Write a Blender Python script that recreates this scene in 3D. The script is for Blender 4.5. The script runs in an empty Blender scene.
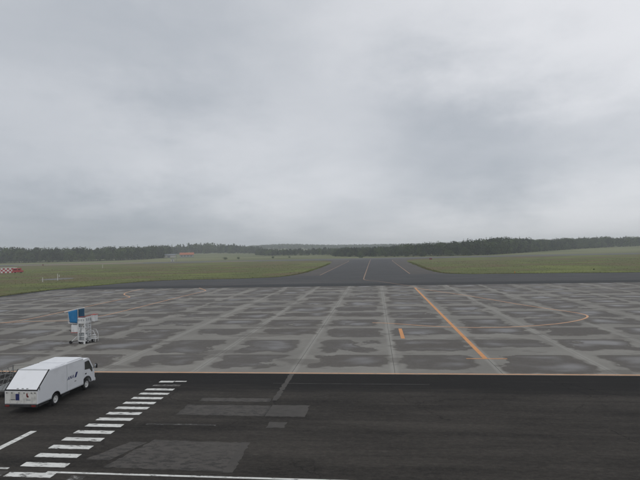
import bpy, bmesh, math, random
import numpy as np
from mathutils import Vector, Matrix
from mathutils.geometry import tessellate_polygon

random.seed(7)
RNG = np.random.default_rng(11)
S = bpy.context.scene
COL = S.collection

# ------------------------------------------------------------------ camera
CAM_H = 9.5
F_PX, YAW, PITCH, ROLL = 500.0, 0.1100146, 0.0185173, -0.0213776
cam = bpy.data.cameras.new('camera')
cam.sensor_width = 36.0
cam.lens = F_PX / 640.0 * 36.0
cam.clip_start = 0.3
cam.clip_end = 12000.0
cam_o = bpy.data.objects.new('camera', cam)
COL.objects.link(cam_o)
_fw = Vector((-math.sin(YAW) * math.cos(PITCH), math.cos(YAW) * math.cos(PITCH), math.sin(PITCH)))
_r = Vector((math.cos(YAW), math.sin(YAW), 0.0))
_u = _r.cross(_fw)
_r2 = _r * math.cos(ROLL) + _u * math.sin(ROLL)
_u2 = _u * math.cos(ROLL) - _r * math.sin(ROLL)
cam_o.matrix_world = Matrix(((_r2.x, _u2.x, -_fw.x, 0.0), (_r2.y, _u2.y, -_fw.y, 0.0),
                             (_r2.z, _u2.z, -_fw.z, CAM_H), (0, 0, 0, 1)))
S.camera = cam_o

# ------------------------------------------------------------------ sky, sun, exposure
SUN_ELEV, SUN_AZ = math.radians(58), math.radians(200)      # azimuth clockwise from +Y
world = bpy.data.worlds.new('World')
S.world = world
world.use_nodes = True
wn, wl = world.node_tree.nodes, world.node_tree.links
wn.clear()


def N(nt, kind, **kw):
    n = nt.nodes.new(kind)
    for k, v in kw.items():
        setattr(n, k, v)
    return n


class G:
    """small helper that chains nodes in one tree"""

    def __init__(self, nt):
        self.nt = nt

    def _in(self, sock, v):
        if isinstance(v, bpy.types.NodeSocket):
            self.nt.links.new(v, sock)
        elif v is not None:
            if sock.type == 'RGBA' and len(v) == 3:
                v = (*v, 1.0)
            sock.default_value = v

    def math(self, op, a, b=None, c=None, clamp=False):
        n = N(self.nt, 'ShaderNodeMath', operation=op, use_clamp=clamp)
        for i, v in enumerate((a, b, c)):
            if v is not None:
                self._in(n.inputs[i], v)
        return n.outputs[0]

    def vmath(self, op, a, b=None, out=0):
        n = N(self.nt, 'ShaderNodeVectorMath', operation=op)
        self._in(n.inputs[0], a)
        if b is not None:
            if op == 'SCALE':
                self._in(n.inputs['Scale'], b)
            else:
                self._in(n.inputs[1], b)
        return n.outputs['Value'] if op in ('DOT_PRODUCT', 'LENGTH', 'DISTANCE') else n.outputs[out]

    def xyz(self, v):
        n = N(self.nt, 'ShaderNodeSeparateXYZ')
        self._in(n.inputs[0], v)
        return n.outputs[0], n.outputs[1], n.outputs[2]

    def comb(self, x, y, z=0.0):
        n = N(self.nt, 'ShaderNodeCombineXYZ')
        for i, v in enumerate((x, y, z)):
            self._in(n.inputs[i], v)
        return n.outputs[0]

    def noise(self, vec, scale=1.0, detail=3.0, rough=0.55, col=False):
        n = N(self.nt, 'ShaderNodeTexNoise')
        self._in(n.inputs['Vector'], vec)
        n.inputs['Scale'].default_value = scale
        n.inputs['Detail'].default_value = detail
        n.inputs['Roughness'].default_value = rough
        return n.outputs['Color'] if col else n.outputs[0]

    def ramp(self, v, lo, hi, a=0.0, b=1.0, smooth=True):
        n = N(self.nt, 'ShaderNodeMapRange')
        n.interpolation_type = 'SMOOTHSTEP' if smooth else 'LINEAR'
        n.clamp = True if not smooth else n.clamp
        for i, x in enumerate((v, lo, hi, a, b)):
            self._in(n.inputs[i], x)
        return n.outputs[0]

    def mix(self, f, a, b, blend='MIX'):
        n = N(self.nt, 'ShaderNodeMix', data_type='RGBA', blend_type=blend)
        self._in(n.inputs[0], f)
        self._in(n.inputs[6], a)
        self._in(n.inputs[7], b)
        return n.outputs[2]

    def white(self, vec):
        n = N(self.nt, 'ShaderNodeTexWhiteNoise', noise_dimensions='3D')
        self._in(n.inputs['Vector'], vec)
        return n.outputs['Value']

    def pos(self):
        return N(self.nt, 'ShaderNodeNewGeometry').outputs['Position']


def pix_dir(px, py):
    d = _fw + _r2 * ((px - 320) / F_PX) + _u2 * ((240 - py) / F_PX)
    return d.normalized()


g = G(world.node_tree)
tc = N(world.node_tree, 'ShaderNodeTexCoord').outputs['Generated']
sky = N(world.node_tree, 'ShaderNodeTexSky')
sky.sky_type = 'NISHITA'
sky.sun_disc = False
sky.sun_elevation = SUN_ELEV
sky.sun_rotation = SUN_AZ
dx, dy, dz = g.xyz(tc)
den = g.math('ADD', g.math('MAXIMUM', dz, 0.0), 0.16)
cp = g.comb(g.math('DIVIDE', dx, den), g.math('DIVIDE', dy, den), 3.7)      # a flat cloud deck seen from below
warp = g.vmath('ADD', cp, g.vmath('SCALE', g.noise(cp, 0.9, 3, 0.5, col=True), 0.9))
n1 = g.noise(warp, 0.55, 4, 0.5)
n2 = g.noise(warp, 1.7, 5, 0.55)
lum = g.math('ADD', g.math('MULTIPLY', g.math('SUBTRACT', n1, 0.5), 0.26),
             g.math('MULTIPLY', g.math('SUBTRACT', n2, 0.5), 0.20))
FLAT = (1.0, 1.0, 2.3)                                       # the masses lie flat: wide, not tall
wob = g.vmath('SUBTRACT', g.noise(g.vmath('MULTIPLY', tc, (1, 1, 2)), 2.6, 6, 0.6, col=True), (0.5, 0.5, 0.5))
wd = g.vmath('MULTIPLY', g.vmath('ADD', tc, g.vmath('SCALE', wob, 0.42)), FLAT)
# the larger masses of the cloud deck: direction, angular size, lighter (+) or darker (-)
for px, py, size, amt in ((445, 150, 0.21, -0.42), (540, 168, 0.18, -0.18), (130, 45, 0.32, -0.36), (70, 226, 0.28, -0.50), (250, 222, 0.16, -0.14),
                          (590, 40, 0.34, 0.18), (310, 160, 0.18, 0.24), (540, 214, 0.22, 0.14), (120, 145, 0.17, 0.22), (400, 30, 0.2, 0.06)):
    d = pix_dir(px, py)
    dd_ = g.vmath('DISTANCE', wd, (d.x * FLAT[0], d.y * FLAT[1], d.z * FLAT[2]))
    e = g.math('EXPONENT', g.math('MULTIPLY', g.math('MULTIPLY', dd_, dd_), -0.5 / (size * size)))
    lum = g.math('ADD', lum, g.math('MULTIPLY', e, amt))
lum = g.math('ADD', lum, 0.575, clamp=True)
cloud = g.mix(lum, (2.9, 3.25, 3.7), (8.7, 8.7, 8.9))
skymix = g.mix(0.95, sky.outputs[0], cloud)
bg = N(world.node_tree, 'ShaderNodeBackground')
bg.inputs['Strength'].default_value = 0.1
wl.new(skymix, bg.inputs['Color'])
wo = N(world.node_tree, 'ShaderNodeOutputWorld')
wl.new(bg.outputs[0], wo.inputs['Surface'])

sun = bpy.data.lights.new('sun', 'SUN')
sun.energy = 0.6
sun.angle = math.radians(25)
sun.color = (1.0, 0.97, 0.92)
sun_o = bpy.data.objects.new('sun', sun)
COL.objects.link(sun_o)
_sd = Vector((math.sin(SUN_AZ) * math.cos(SUN_ELEV), math.cos(SUN_AZ) * math.cos(SUN_ELEV), math.sin(SUN_ELEV)))
sun_o.rotation_euler = _sd.to_track_quat('Z', 'Y').to_euler()
sun_o.location = (0, 0, 60)

S.view_settings.view_transform = 'Standard'
S.view_settings.look = 'None'
S.view_settings.exposure = 0.17
S.view_settings.gamma = 1.0
S.view_settings.use_curve_mapping = False
S.render.engine = 'CYCLES'
S.cycles.use_denoising = True
S.cycles.max_bounces = 6
S.cycles.volume_bounces = 1


# ------------------------------------------------------------------ helpers
def tag(o, label=None, cat=None, group=None, kind=None):
    if label:
        o['label'] = label
    if cat:
        o['category'] = cat
    if group:
        o['group'] = group
    if kind:
        o['kind'] = kind
    return o


def link(name, data, parent=None, loc=None, rz=None):
    o = bpy.data.objects.new(name, data)
    COL.objects.link(o)
    if parent is not None:
        o.parent = parent
    if loc is not None:
        o.location = loc
    if rz is not None:
        o.rotation_euler = (0, 0, rz)
    return o


def soften(o, w, seg=2):
    m = o.modifiers.new('edge', 'BEVEL')
    m.width, m.segments, m.limit_method, m.angle_limit = w, seg, 'ANGLE', math.radians(25)
    return o


def thing(name, loc, rz, label, cat, group=None):
    return tag(link(name, None, None, loc, rz), label, cat, group)


class MB:
    def __init__(self):
        self.bm = bmesh.new()

    def box(self, x0, x1, y0, y1, z0, z1, m=None):
        vs = [self.bm.verts.new(p) for p in ((x0, y0, z0), (x1, y0, z0), (x1, y1, z0), (x0, y1, z0),
                                             (x0, y0, z1), (x1, y0, z1), (x1, y1, z1), (x0, y1, z1))]
        if m is not None:
            for v in vs:
                v.co = m @ v.co
        for f in ((0, 3, 2, 1), (4, 5, 6, 7), (0, 1, 5, 4), (1, 2, 6, 5), (2, 3, 7, 6), (3, 0, 4, 7)):
            self.bm.faces.new([vs[i] for i in f])
        return self

    def tube(self, p, q, r, n=8, r2=None):
        p, q = Vector(p), Vector(q)
        r2 = r if r2 is None else r2
        d = (q - p).normalized()
        a = d.orthogonal().normalized()
        b = d.cross(a)
        A, B = [], []
        for i in range(n):
            t = 2 * math.pi * i / n
            o = a * math.cos(t) + b * math.sin(t)
            A.append(self.bm.verts.new(p + o * r))
            B.append(self.bm.verts.new(q + o * r2))
        for i in range(n):
            j = (i + 1) % n
            self.bm.faces.new((A[i], A[j], B[j], B[i]))
        self.bm.faces.new(A[::-1])
        self.bm.faces.new(B)
        return self

    def path(self, pts, r, n=6):
        for a, b in zip(pts[:-1], pts[1:]):
            self.tube(a, b, r, n)
        return self

    def prism_x(self, prof, x0, x1):
        """profile of (y, z) pushed along x"""
        A = [self.bm.verts.new((x0, y, z)) for y, z in prof]
        B = [self.bm.verts.new((x1, y, z)) for y, z in prof]
        n = len(prof)
        for i in range(n):
            j = (i + 1) % n
            self.bm.faces.new((A[i], A[j], B[j], B[i]))
        self.bm.faces.new(A[::-1])
        self.bm.faces.new(B)
        return self

    def lathe_x(self, prof, cx, cy, cz, n=24, caps=True):
        """profile of (x offset, radius) turned about an axis along x"""
        rings = []
        for (dx_, r) in prof:
            rings.append([self.bm.verts.new((cx + dx_, cy + r * math.cos(2 * math.pi * i / n), cz + r * math.sin(2 * math.pi * i / n)))
                          for i in range(n)])
        for a, b in zip(rings[:-1], rings[1:]):
            for i in range(n):
                j = (i + 1) % n
                self.bm.faces.new((a[i], b[i], b[j], a[j]))
        if caps:
            self.bm.faces.new(rings[-1][::-1])
        return self

    def poly(self, pts):
        self.bm.faces.new([self.bm.verts.new(p) for p in pts])
        return self

    def bevel(self, w, seg=2):
        bmesh.ops.bevel(self.bm, geom=[e for e in self.bm.edges], offset=w, segments=seg, affect='EDGES', clamp_overlap=True)
        return self

    def mesh(self, name, mat, smooth=False):
        bmesh.ops.recalc_face_normals(self.bm, faces=self.bm.faces)
        me = bpy.data.meshes.new(name)
        self.bm.to_mesh(me)
        self.bm.free()
        me.materials.append(mat)
        if smooth:
            for p in me.polygons:
                p.use_smooth = True
        return me

    def build(self, name, mat, parent=None, smooth=False, loc=None):
        return link(name, self.mesh(name, mat, smooth), parent, loc)


def sheet(name, pts, z, mat, parent=None):
    P = [(float(x), float(y), z) for x, y in pts]
    tris = []
    for t in tessellate_polygon([[Vector(p) for p in P]]):
        a, b, c = (P[i] for i in t)
        up = (b[0] - a[0]) * (c[1] - a[1]) - (b[1] - a[1]) * (c[0] - a[0])
        tris.append(tuple(t) if up > 0 else tuple(t)[::-1])
    me = bpy.data.meshes.new(name)
    me.from_pydata(P, [], tris)
    me.materials.append(mat)
    return link(name, me, parent)


def ragged(pts, amp, step):
    out = []
    rr_ = random.Random(int(abs(pts[0][0]) * 100 + abs(pts[0][1]) * 37))
    for (ax, ay), (bx, by) in zip(pts, pts[1:] + pts[:1]):
        n = max(1, int(math.hypot(bx - ax, by - ay) / step))
        for k in range(n):
            t = k / n
            j = amp if k else amp * 0.5
            out.append((ax + (bx - ax) * t + rr_.gauss(0, j), ay + (by - ay) * t + rr_.gauss(0, j)))
    return out


def rect(name, x0, x1, y0, y1, z, mat, parent=None):
    pts = [(x0, y0), (x1, y0), (x1, y1), (x0, y1)]
    if name == 'asphalt_patch':
        pts = ragged(pts, 0.035, 0.22)
    elif name == 'crosswalk_stripe':
        pts = ragged(pts, 0.010, 0.16)
    return sheet(name, pts, z, mat, parent)


def catmull(pts, sub=6):
    P = [np.array(p, float) for p in pts]
    P = [2 * P[0] - P[1]] + P + [2 * P[-1] - P[-2]]
    out = []
    for i in range(1, len(P) - 2):
        for k in range(sub):
            t = k / sub
            a, b, c, d = P[i - 1:i + 3]
            out.append(0.5 * ((2 * b) + (c - a) * t + (2 * a - 5 * b + 4 * c - d) * t * t + (3 * b - a - 3 * c + d) * t ** 3))
    out.append(P[-2])
    return out


def ribbon(name, pts, w, z, mat, parent=None, sub=6):
    P = catmull(pts, sub) if sub > 1 else [np.array(p, float) for p in pts]
    vs, fs = [], []
    for i, p in enumerate(P):
        t = P[min(i + 1, len(P) - 1)] - P[max(i - 1, 0)]
        t /= np.linalg.norm(t)
        n = np.array((-t[1], t[0]))
        vs += [(*(p + n * w / 2), z), (*(p - n * w / 2), z)]
        if i:
            k = 2 * i
            fs.append((k - 2, k - 1, k + 1, k))
    me = bpy.data.meshes.new(name)
    me.from_pydata(vs, [], fs)
    me.materials.append(mat)
    return link(name, me, parent)


# ------------------------------------------------------------------ materials
MATS = {}


def mat(name):
    m = bpy.data.materials.new(name)
    m.use_nodes = True
    nt = m.node_tree
    b = nt.nodes['Principled BSDF']
    MATS[name] = m
    return m, G(nt), b


def paint(name, col, rough=0.45, metal=0.0, dirt=0.12, spec=0.5, dirtcol=(0.12, 0.11, 0.10), scale=2.0):
    m, g, b = mat(name)
    tc = N(g.nt, 'ShaderNodeTexCoord').outputs['Object']
    n = g.noise(tc, scale, 6, 0.65)
    f = g.math('MULTIPLY', g.ramp(n, 0.45, 0.75), dirt)
    g._in(b.inputs['Base Color'], g.mix(f, col, dirtcol))
    g._in(b.inputs['Roughness'], g.ramp(n, 0.3, 0.7, rough - 0.08, rough + 0.12))
    b.inputs['Metallic'].default_value = metal
    b.inputs['Specular IOR Level'].default_value = spec
    return m


def bump(g, b, h, strength, dist):
    n = N(g.nt, 'ShaderNodeBump')
    n.inputs['Strength'].default_value = strength
    n.inputs['Distance'].default_value = dist
    g._in(n.inputs['Height'], h)
    g._in(b.inputs['Normal'], n.outputs[0])


SLAB_X0, SLAB_W = -22.458, 7.903
SLAB_Y0, SLAB_D = 37.60, 7.44


def make_concrete():
    m, g, b = mat('concrete')
    P = g.pos()
    x, y, _ = g.xyz(P)
    nz = g.noise(g.vmath('MULTIPLY', P, (0.42, 0.6, 1)), 1.0, 4, 0.48, col=True)
    nx, ny, nw = g.xyz(nz)
    u = g.math('DIVIDE', g.math('SUBTRACT', x, SLAB_X0), SLAB_W)
    v = g.math('DIVIDE', g.math('SUBTRACT', y, SLAB_Y0), SLAB_D)
    cu, cv = g.math('FLOOR', u), g.math('FLOOR', v)
    fu, fv = g.math('SUBTRACT', u, cu), g.math('SUBTRACT', v, cv)
    rnd = g.white(g.comb(cu, cv, 0.5))
    rnd2 = g.white(g.comb(cu, cv, 7.5))
    rnd3 = g.white(g.comb(cv, cu, 3.5))
    fu2 = g.math('ADD', fu, g.math('MULTIPLY', g.math('SUBTRACT', nx, 0.5), 0.33))
    fv2 = g.math('ADD', fv, g.math('MULTIPLY', g.math('SUBTRACT', ny, 0.5), 0.54))
    lo = g.ramp(rnd2, 0, 1, 0.04, 0.19, smooth=False)
    hi = g.ramp(rnd3, 0, 1, 0.96, 0.82, smooth=False)
    bot = g.ramp(rnd, 0, 1, 0.05, 0.48, smooth=False)
    fvt = g.math('ADD', fv, g.math('MULTIPLY', g.math('SUBTRACT', nw, 0.5), 0.06))
    du = g.math('MINIMUM', g.math('SUBTRACT', fu2, lo), g.math('SUBTRACT', hi, fu2))
    dv = g.math('MINIMUM', g.math('SUBTRACT', fv2, bot), g.math('MULTIPLY', g.math('SUBTRACT', 0.985, fvt), 1.6))
    sd = g.math('SMOOTH_MIN', du, dv, 0.16)
    some = g.ramp(g.noise(P, 0.17, 5, 0.65), 0.31, 0.45, -0.28, 0.02)
    sd = g.math('ADD', sd, some)
    wet = g.ramp(sd, -0.035, 0.085)
    film_sheen = g.math('MULTIPLY', g.ramp(sd, 0.04, 0.26), g.ramp(g.noise(g.vmath('MULTIPLY', P, (0.16, 0.25, 1)), 1.0, 2, 0.5), 0.40, 0.66))
    slabby = g.math('MULTIPLY', g.ramp(x, -36, -24, 0.12, 1.0), g.ramp(x, 18, 34, 1.0, 0.45))
    # damp blotches that ignore the slabs
    bl = g.ramp(g.noise(g.vmath('MULTIPLY', P, (0.10, 0.22, 1)), 1.0, 5, 0.6), 0.54, 0.60)
    bl = g.math('MULTIPLY', bl, g.ramp(x, -34, -22, 0.85, 0.35))
    wet = g.math('MAXIMUM', wet, bl)
    rim = g.math('MULTIPLY', g.ramp(wet, 0.15, 0.6), g.ramp(wet, 0.6, 1.0, 1.0, 0.0))
    nb = g.noise(P, 0.16, 4, 0.6)
    nf = g.noise(P, 2.6, 6, 0.7)
    dry = g.mix(g.ramp(nb, 0.3, 0.7), (0.190, 0.184, 0.168), (0.240, 0.233, 0.213))
    dry = g.mix(g.math('MULTIPLY', g.ramp(nf, 0.5, 0.8), 0.35), dry, (0.13, 0.128, 0.12))
    # bleached bands along the long joints
    band = g.math('MULTIPLY', g.math('ABSOLUTE', g.math('SUBTRACT', fu, 0.5)), 2.0)
    band = g.ramp(g.math('ADD', band, g.math('MULTIPLY', g.math('SUBTRACT', nf, 0.5), 0.10)), 0.89, 0.97)
    dry = g.mix(g.math('MULTIPLY', g.math('MULTIPLY', band, slabby), 0.55), dry, (0.30, 0.295, 0.272))
    wcol = g.mix(g.ramp(nf, 0.3, 0.75), (0.080, 0.073, 0.067), (0.108, 0.099, 0.090))
    wcol = g.mix(g.math('MULTIPLY', film_sheen, 0.5), wcol, (0.108, 0.105, 0.104))  # sheen of the water film painted in as a paler base colour
    col = g.mix(g.math('MULTIPLY', wet, 0.92), dry, wcol)
    col = g.mix(g.math('MULTIPLY', rim, 0.45), col, (0.070, 0.062, 0.054))
    # a slightly different shade for each cast slab
    col = g.mix(g.math('MULTIPLY', rnd3, 0.14), col, (0.12, 0.12, 0.118))
    g._in(b.inputs['Base Color'], col)
    g._in(b.inputs['Roughness'], g.math('SUBTRACT', g.math('SUBTRACT', 0.92, g.math('MULTIPLY', wet, 0.22)), g.math('MULTIPLY', film_sheen, 0.32)))
    g._in(b.inputs['Specular IOR Level'], g.math('ADD', 0.06, g.math('MULTIPLY', film_sheen, 0.24)))
    bump(g, b, g.noise(P, 9, 5, 0.7), 0.25, 0.01)
    return m


def asphalt_color(g, P, dark, light, sx=0.05, sy=0.9):
    st = g.noise(g.vmath('MULTIPLY', P, (sx, sy, 1)), 1.0, 6, 0.62)
    fine = g.noise(g.vmath('MULTIPLY', P, (2.8, 5.5, 1)), 1.0, 9, 0.9)
    big = g.noise(g.vmath('MULTIPLY', P, (0.10, 0.28, 1)), 1.0, 6, 0.65)
    f = g.math('ADD', g.math('MULTIPLY', g.ramp(st, 0.34, 0.68), 0.30), g.math('MULTIPLY', g.ramp(big, 0.34, 0.66), 0.32))
    f = g.math('ADD', f, g.math('MULTIPLY', g.ramp(fine, 0.40, 0.64), 0.55))
    return g.mix(g.math('MINIMUM', f, 1.0), dark, light), fine


def make_asphalt(name, dark, light, rough=0.8, spec=0.3, sx=0.05, sy=0.9, seam=None, dark_band=None):
    m, g, b = mat(name)
    P = g.pos()
    _, y, _ = g.xyz(P)
    c, fine = asphalt_color(g, P, dark, light, sx, sy)
    if dark_band:
        y0, y1, soft, k = dark_band                                  # a strip laid with newer, blacker asphalt
        yy = g.math('ADD', y, g.math('MULTIPLY', g.math('SUBTRACT', g.noise(g.vmath('MULTIPLY', P, (0.12, 1.2, 1)), 1.0, 6, 0.75), 0.5), soft * 4))
        f = g.math('MULTIPLY', g.ramp(yy, y0 - soft, y0 + soft), g.ramp(y, y1, y1 + 0.3, 1.0, 0.0))
        c = g.mix(f, c, g.mix(g.ramp(fine, 0.35, 0.7), tuple(v * k * 0.8 for v in dark), tuple(v * k * 1.5 for v in dark)))
    vo = N(g.nt, 'ShaderNodeTexVoronoi', feature='DISTANCE_TO_EDGE')
    vo.inputs['Scale'].default_value = 0.16
    g._in(vo.inputs['Vector'], g.vmath('ADD', P, g.vmath('SCALE', g.noise(P, 0.8, 5, 0.7, col=True), 1.3)))
    ck = g.math('MULTIPLY', g.ramp(vo.outputs['Distance'], 0.0, 0.008, 1.0, 0.0), g.ramp(g.noise(P, 0.09, 3, 0.6), 0.47, 0.58))
    c = g.mix(g.math('MULTIPLY', ck, 0.7), c, tuple(v * 0.5 for v in dark))               # old cracks
    sc = g.ramp(g.noise(g.vmath('MULTIPLY', P, (0.8, 4.5, 1)), 1.0, 6, 0.8), 0.60, 0.70)
    c = g.mix(g.math('MULTIPLY', sc, 0.50), c, tuple(min(1, v * 1.9) for v in light))
    if seam:
        yy = g.math('ADD', y, g.math('MULTIPLY', g.noise(P, 0.35, 3, 0.6), 0.10))
        fr = g.math('FRACT', g.math('DIVIDE', yy, seam))
        l = g.math('MAXIMUM', g.ramp(fr, 0.0, 0.03, 1, 0), g.ramp(fr, 0.97, 1.0))
        c = g.mix(g.math('MULTIPLY', l, g.ramp(g.noise(g.vmath('MULTIPLY', P, (0.3, 2, 1)), 1, 5, 0.75), 0.45, 0.75, 0.0, 0.4)), c, tuple(v * 1.4 for v in light))
    g._in(b.inputs['Base Color'], c)
    g._in(b.inputs['Roughness'], g.ramp(fine, 0.3, 0.7, rough - 0.05, rough + 0.1))
    b.inputs['Specular IOR Level'].default_value = spec
    bump(g, b, g.noise(P, 24, 4, 0.7), 0.35, 0.01)
    return m


AS_D, AS_L = (0.0115, 0.0111, 0.0107), (0.062, 0.0565, 0.050)


def make_marking(name, col, base_d, base_l, lo, hi, sx=0.05, sy=0.9, wscale=(1.6, 5.0, 1), dirty=0.35, edge=0.0):
    """worn paint: the pavement shows through where it has flaked"""
    m, g, b = mat(name)
    P = g.pos()
    c, fine = asphalt_color(g, P, base_d, base_l, sx, sy)
    n = g.noise(g.vmath('MULTIPLY', P, wscale), 1.0, 7, 0.7)
    f = g.ramp(n, lo, hi)
    if edge:
        gx_, gy_, _ = g.xyz(N(g.nt, 'ShaderNodeTexCoord').outputs['Generated'])
        ex = g.math('SUBTRACT', 0.5, g.math('ABSOLUTE', g.math('SUBTRACT', gx_, 0.5)))
        ey = g.math('SUBTRACT', 0.5, g.math('ABSOLUTE', g.math('SUBTRACT', gy_, 0.5)))
        rag = g.math('MULTIPLY', g.noise(P, 1.6, 6, 0.75), edge)
        f = g.math('MULTIPLY', f, g.ramp(g.math('SUBTRACT', g.math('MINIMUM', ex, g.math('MULTIPLY', ey, 0.6)), rag), -0.35 * edge, 0.0))
    pc = g.mix(g.math('MULTIPLY', g.ramp(g.noise(P, 1.3, 6, 0.7), 0.4, 0.75), dirty), col, tuple(v * 0.45 for v in col))
    g._in(b.inputs['Base Color'], g.mix(f, c, pc))
    b.inputs['Roughness'].default_value = 0.75
    b.inputs['Specular IOR Level'].default_value = 0.3
    return m


def grass_color(g, P):
    a = g.noise(g.vmath('MULTIPLY', P, (0.020, 0.035, 1)), 1.0, 5, 0.6)
    c = g.noise(g.vmath('MULTIPLY', P, (0.06, 0.12, 1)), 1.0, 5, 0.65)
    d = g.noise(g.vmath('MULTIPLY', P, (0.35, 0.6, 1)), 1.0, 5, 0.7)
    col = g.mix(g.ramp(c, 0.33, 0.67), (0.076, 0.094, 0.034), (0.130, 0.141, 0.052))
    col = g.mix(g.math('MULTIPLY', g.ramp(a, 0.48, 0.58), 0.85), col, (0.128, 0.100, 0.056))
    col = g.mix(g.math('MULTIPLY', g.ramp(a, 0.47, 0.38), 0.7), col, (0.158, 0.182, 0.052))
    col = g.mix(g.math('MULTIPLY', g.ramp(d, 0.45, 0.75), 0.5), col, (0.060, 0.074, 0.028))
    return col


def make_grass():
    m, g, b = mat('grass')
    P = g.pos()
    _, y, _ = g.xyz(P)
    col = grass_color(g, P)
    far = g.mix(g.ramp(g.noise(g.vmath('MULTIPLY', P, (0.006, 0.02, 1)), 1.0, 4, 0.6), 0.35, 0.65), (0.092, 0.108, 0.048), (0.185, 0.188, 0.100))
    col = g.mix(g.ramp(y, 488, 496), col, far)                       # mown hay land beyond the runway
    g._in(b.inputs['Base Color'], col)
    b.inputs['Roughness'].default_value = 0.95
    b.inputs['Specular IOR Level'].default_value = 0.1
    bump(g, b, g.noise(P, 1.2, 6, 0.75), 0.35, 0.15)
    return m


def make_blade():
    m, g, b = mat('grass_blades')
    col = grass_color(g, g.pos())
    g._in(b.inputs['Base Color'], g.mix(0.35, col, (0.15, 0.17, 0.06)))
    b.inputs['Roughness'].default_value = 0.9
    b.inputs['Specular IOR Level'].default_value = 0.15
    return m


def make_leaf(name, use_attr):
    m, g, b = mat(name)
    if use_attr:
        at = N(g.nt, 'ShaderNodeAttribute', attribute_name='tint').outputs['Fac']
    else:
        at = N(g.nt, 'ShaderNodeObjectInfo').outputs['Random']
    n = g.noise(g.pos(), 0.11, 5, 0.7)
    col = g.mix(at, (0.013, 0.027, 0.013), (0.072, 0.108, 0.034))
    col = g.mix(g.math('MULTIPLY', g.ramp(n, 0.46, 0.66), 0.6), col, (0.070, 0.085, 0.030))
    g._in(b.inputs['Base Color'], col)
    b.inputs['Roughness'].default_value = 0.8
    b.inputs['Specular IOR Level'].default_value = 0.2
    return m


CONC = make_concrete()
ASPH = make_asphalt('asphalt', AS_D, AS_L, 0.9, 0.1, seam=3.3, dark_band=(33.6, 60, 1.5, 1.35))
TX_D, TX_L = (0.026, 0.0275, 0.029), (0.074, 0.0745, 0.0745)
TAXI = make_asphalt('taxiway_asphalt', TX_D, TX_L, 0.8, 0.2, sx=0.02, sy=0.22, seam=11.0, dark_band=(110, 136, 0.5, 0.9))
SHOULDER = make_asphalt('shoulder_asphalt', (0.062, 0.059, 0.056), (0.105, 0.098, 0.090), 0.9, 0.15, sx=0.12, sy=0.05)
RUNW = make_asphalt('runway_asphalt', (0.085, 0.086, 0.084), (0.125, 0.124, 0.12), 0.9, 0.15, sx=0.006, sy=0.08)
JOINT = paint('joint_filler', (0.075, 0.072, 0.066), 0.9, spec=0.1)
WHITE_LINE = make_marking('white_line_paint', (0.62, 0.625, 0.60), AS_D, AS_L, 0.36, 0.48)
WORN_WHITE = make_marking('worn_white_paint', (0.42, 0.42, 0.41), AS_D, AS_L, 0.52, 0.62, wscale=(2.2, 7, 1))
PATCH = make_marking('worn_grey_patch', (0.068, 0.062, 0.0555), AS_D, AS_L, 0.455, 0.51, wscale=(1.7, 4.2, 1), dirty=0.5, edge=0.10)
PATCH2 = make_marking('grey_patch', (0.058, 0.0535, 0.048), AS_D, AS_L, 0.25, 0.55, wscale=(1.0, 2.0, 1), dirty=0.4, edge=0.02)
FAINT = make_marking('faint_line_paint', (0.10, 0.098, 0.094), AS_D, AS_L, 0.40, 0.60, wscale=(0.9, 5, 1))
FAINT_WHITE = make_marking('nearly_gone_white_paint', (0.26, 0.26, 0.25), AS_D, AS_L, 0.56, 0.66, wscale=(2.2, 7, 1))
CC_D, CC_L = (0.14, 0.138, 0.13), (0.24, 0.24, 0.228)
ORANGE = make_marking('orange_line_paint', (0.56, 0.265, 0.105), CC_D, CC_L, 0.30, 0.44, sx=0.3, sy=0.3)
ORANGE_THIN = make_marking('faded_orange_line_paint', (0.56, 0.32, 0.185), CC_D, CC_L, 0.28, 0.46, sx=0.3, sy=0.3)
TAXI_LINE = make_marking('faded_taxi_line_paint', (0.33, 0.215, 0.145), TX_D, TX_L, 0.34, 0.56, sx=0.02, sy=0.22)
GRASS = make_grass()
BLADE = make_blade()
LEAF_MASS = make_leaf('wood_foliage', True)
LEAF = make_leaf('tree_foliage', False)
BARK = paint('bark', (0.075, 0.060, 0.048), 0.9, spec=0.1)
EARTH = paint('bare_earth', (0.235, 0.185, 0.125), 0.95, spec=0.1, dirt=0.6, dirtcol=(0.10, 0.10, 0.05), scale=0.05)
PAD = paint('concrete_pad', (0.13, 0.135, 0.14), 0.85, spec=0.3, dirt=0.4, scale=0.2)

TRUCK_WHITE = paint('truck_white_paint', (0.70, 0.715, 0.74), 0.38, dirt=0.10, scale=1.3)
REAR_WHITE = paint('dirty_white_paint', (0.60, 0.60, 0.57), 0.5, dirt=0.55, scale=3.0)
BLACK = paint('black_rubber', (0.018, 0.018, 0.019), 0.75, spec=0.3)
CHASSIS = paint('chassis_black', (0.022, 0.022, 0.023), 0.65, spec=0.3, dirt=0.4)
RIM = paint('rim_paint', (0.66, 0.66, 0.65), 0.45, dirt=0.25, scale=6)
BLUE = paint('navy_blue_paint', (0.016, 0.022, 0.115), 0.4, dirt=0.05)
RED_LAMP = paint('red_lamp', (0.16, 0.014, 0.012), 0.35)
AMBER = paint('amber_lamp', (0.55, 0.20, 0.02), 0.3)
LAMP = paint('lamp_glass', (0.62, 0.64, 0.66), 0.15, dirt=0.0)
STEEL = paint('galvanised_steel', (0.22, 0.225, 0.22), 0.5, metal=0.6, dirt=0.4, scale=4)
GSE_WHITE = paint('stand_white_paint', (0.66, 0.67, 0.67), 0.45, dirt=0.35, scale=3)
GSE_GREY = paint('stand_grey_panel', (0.33, 0.35, 0.36), 0.55, dirt=0.3, scale=3)
GSE_RED = paint('stand_red_paint', (0.36, 0.06, 0.045), 0.5, dirt=0.3)
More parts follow.
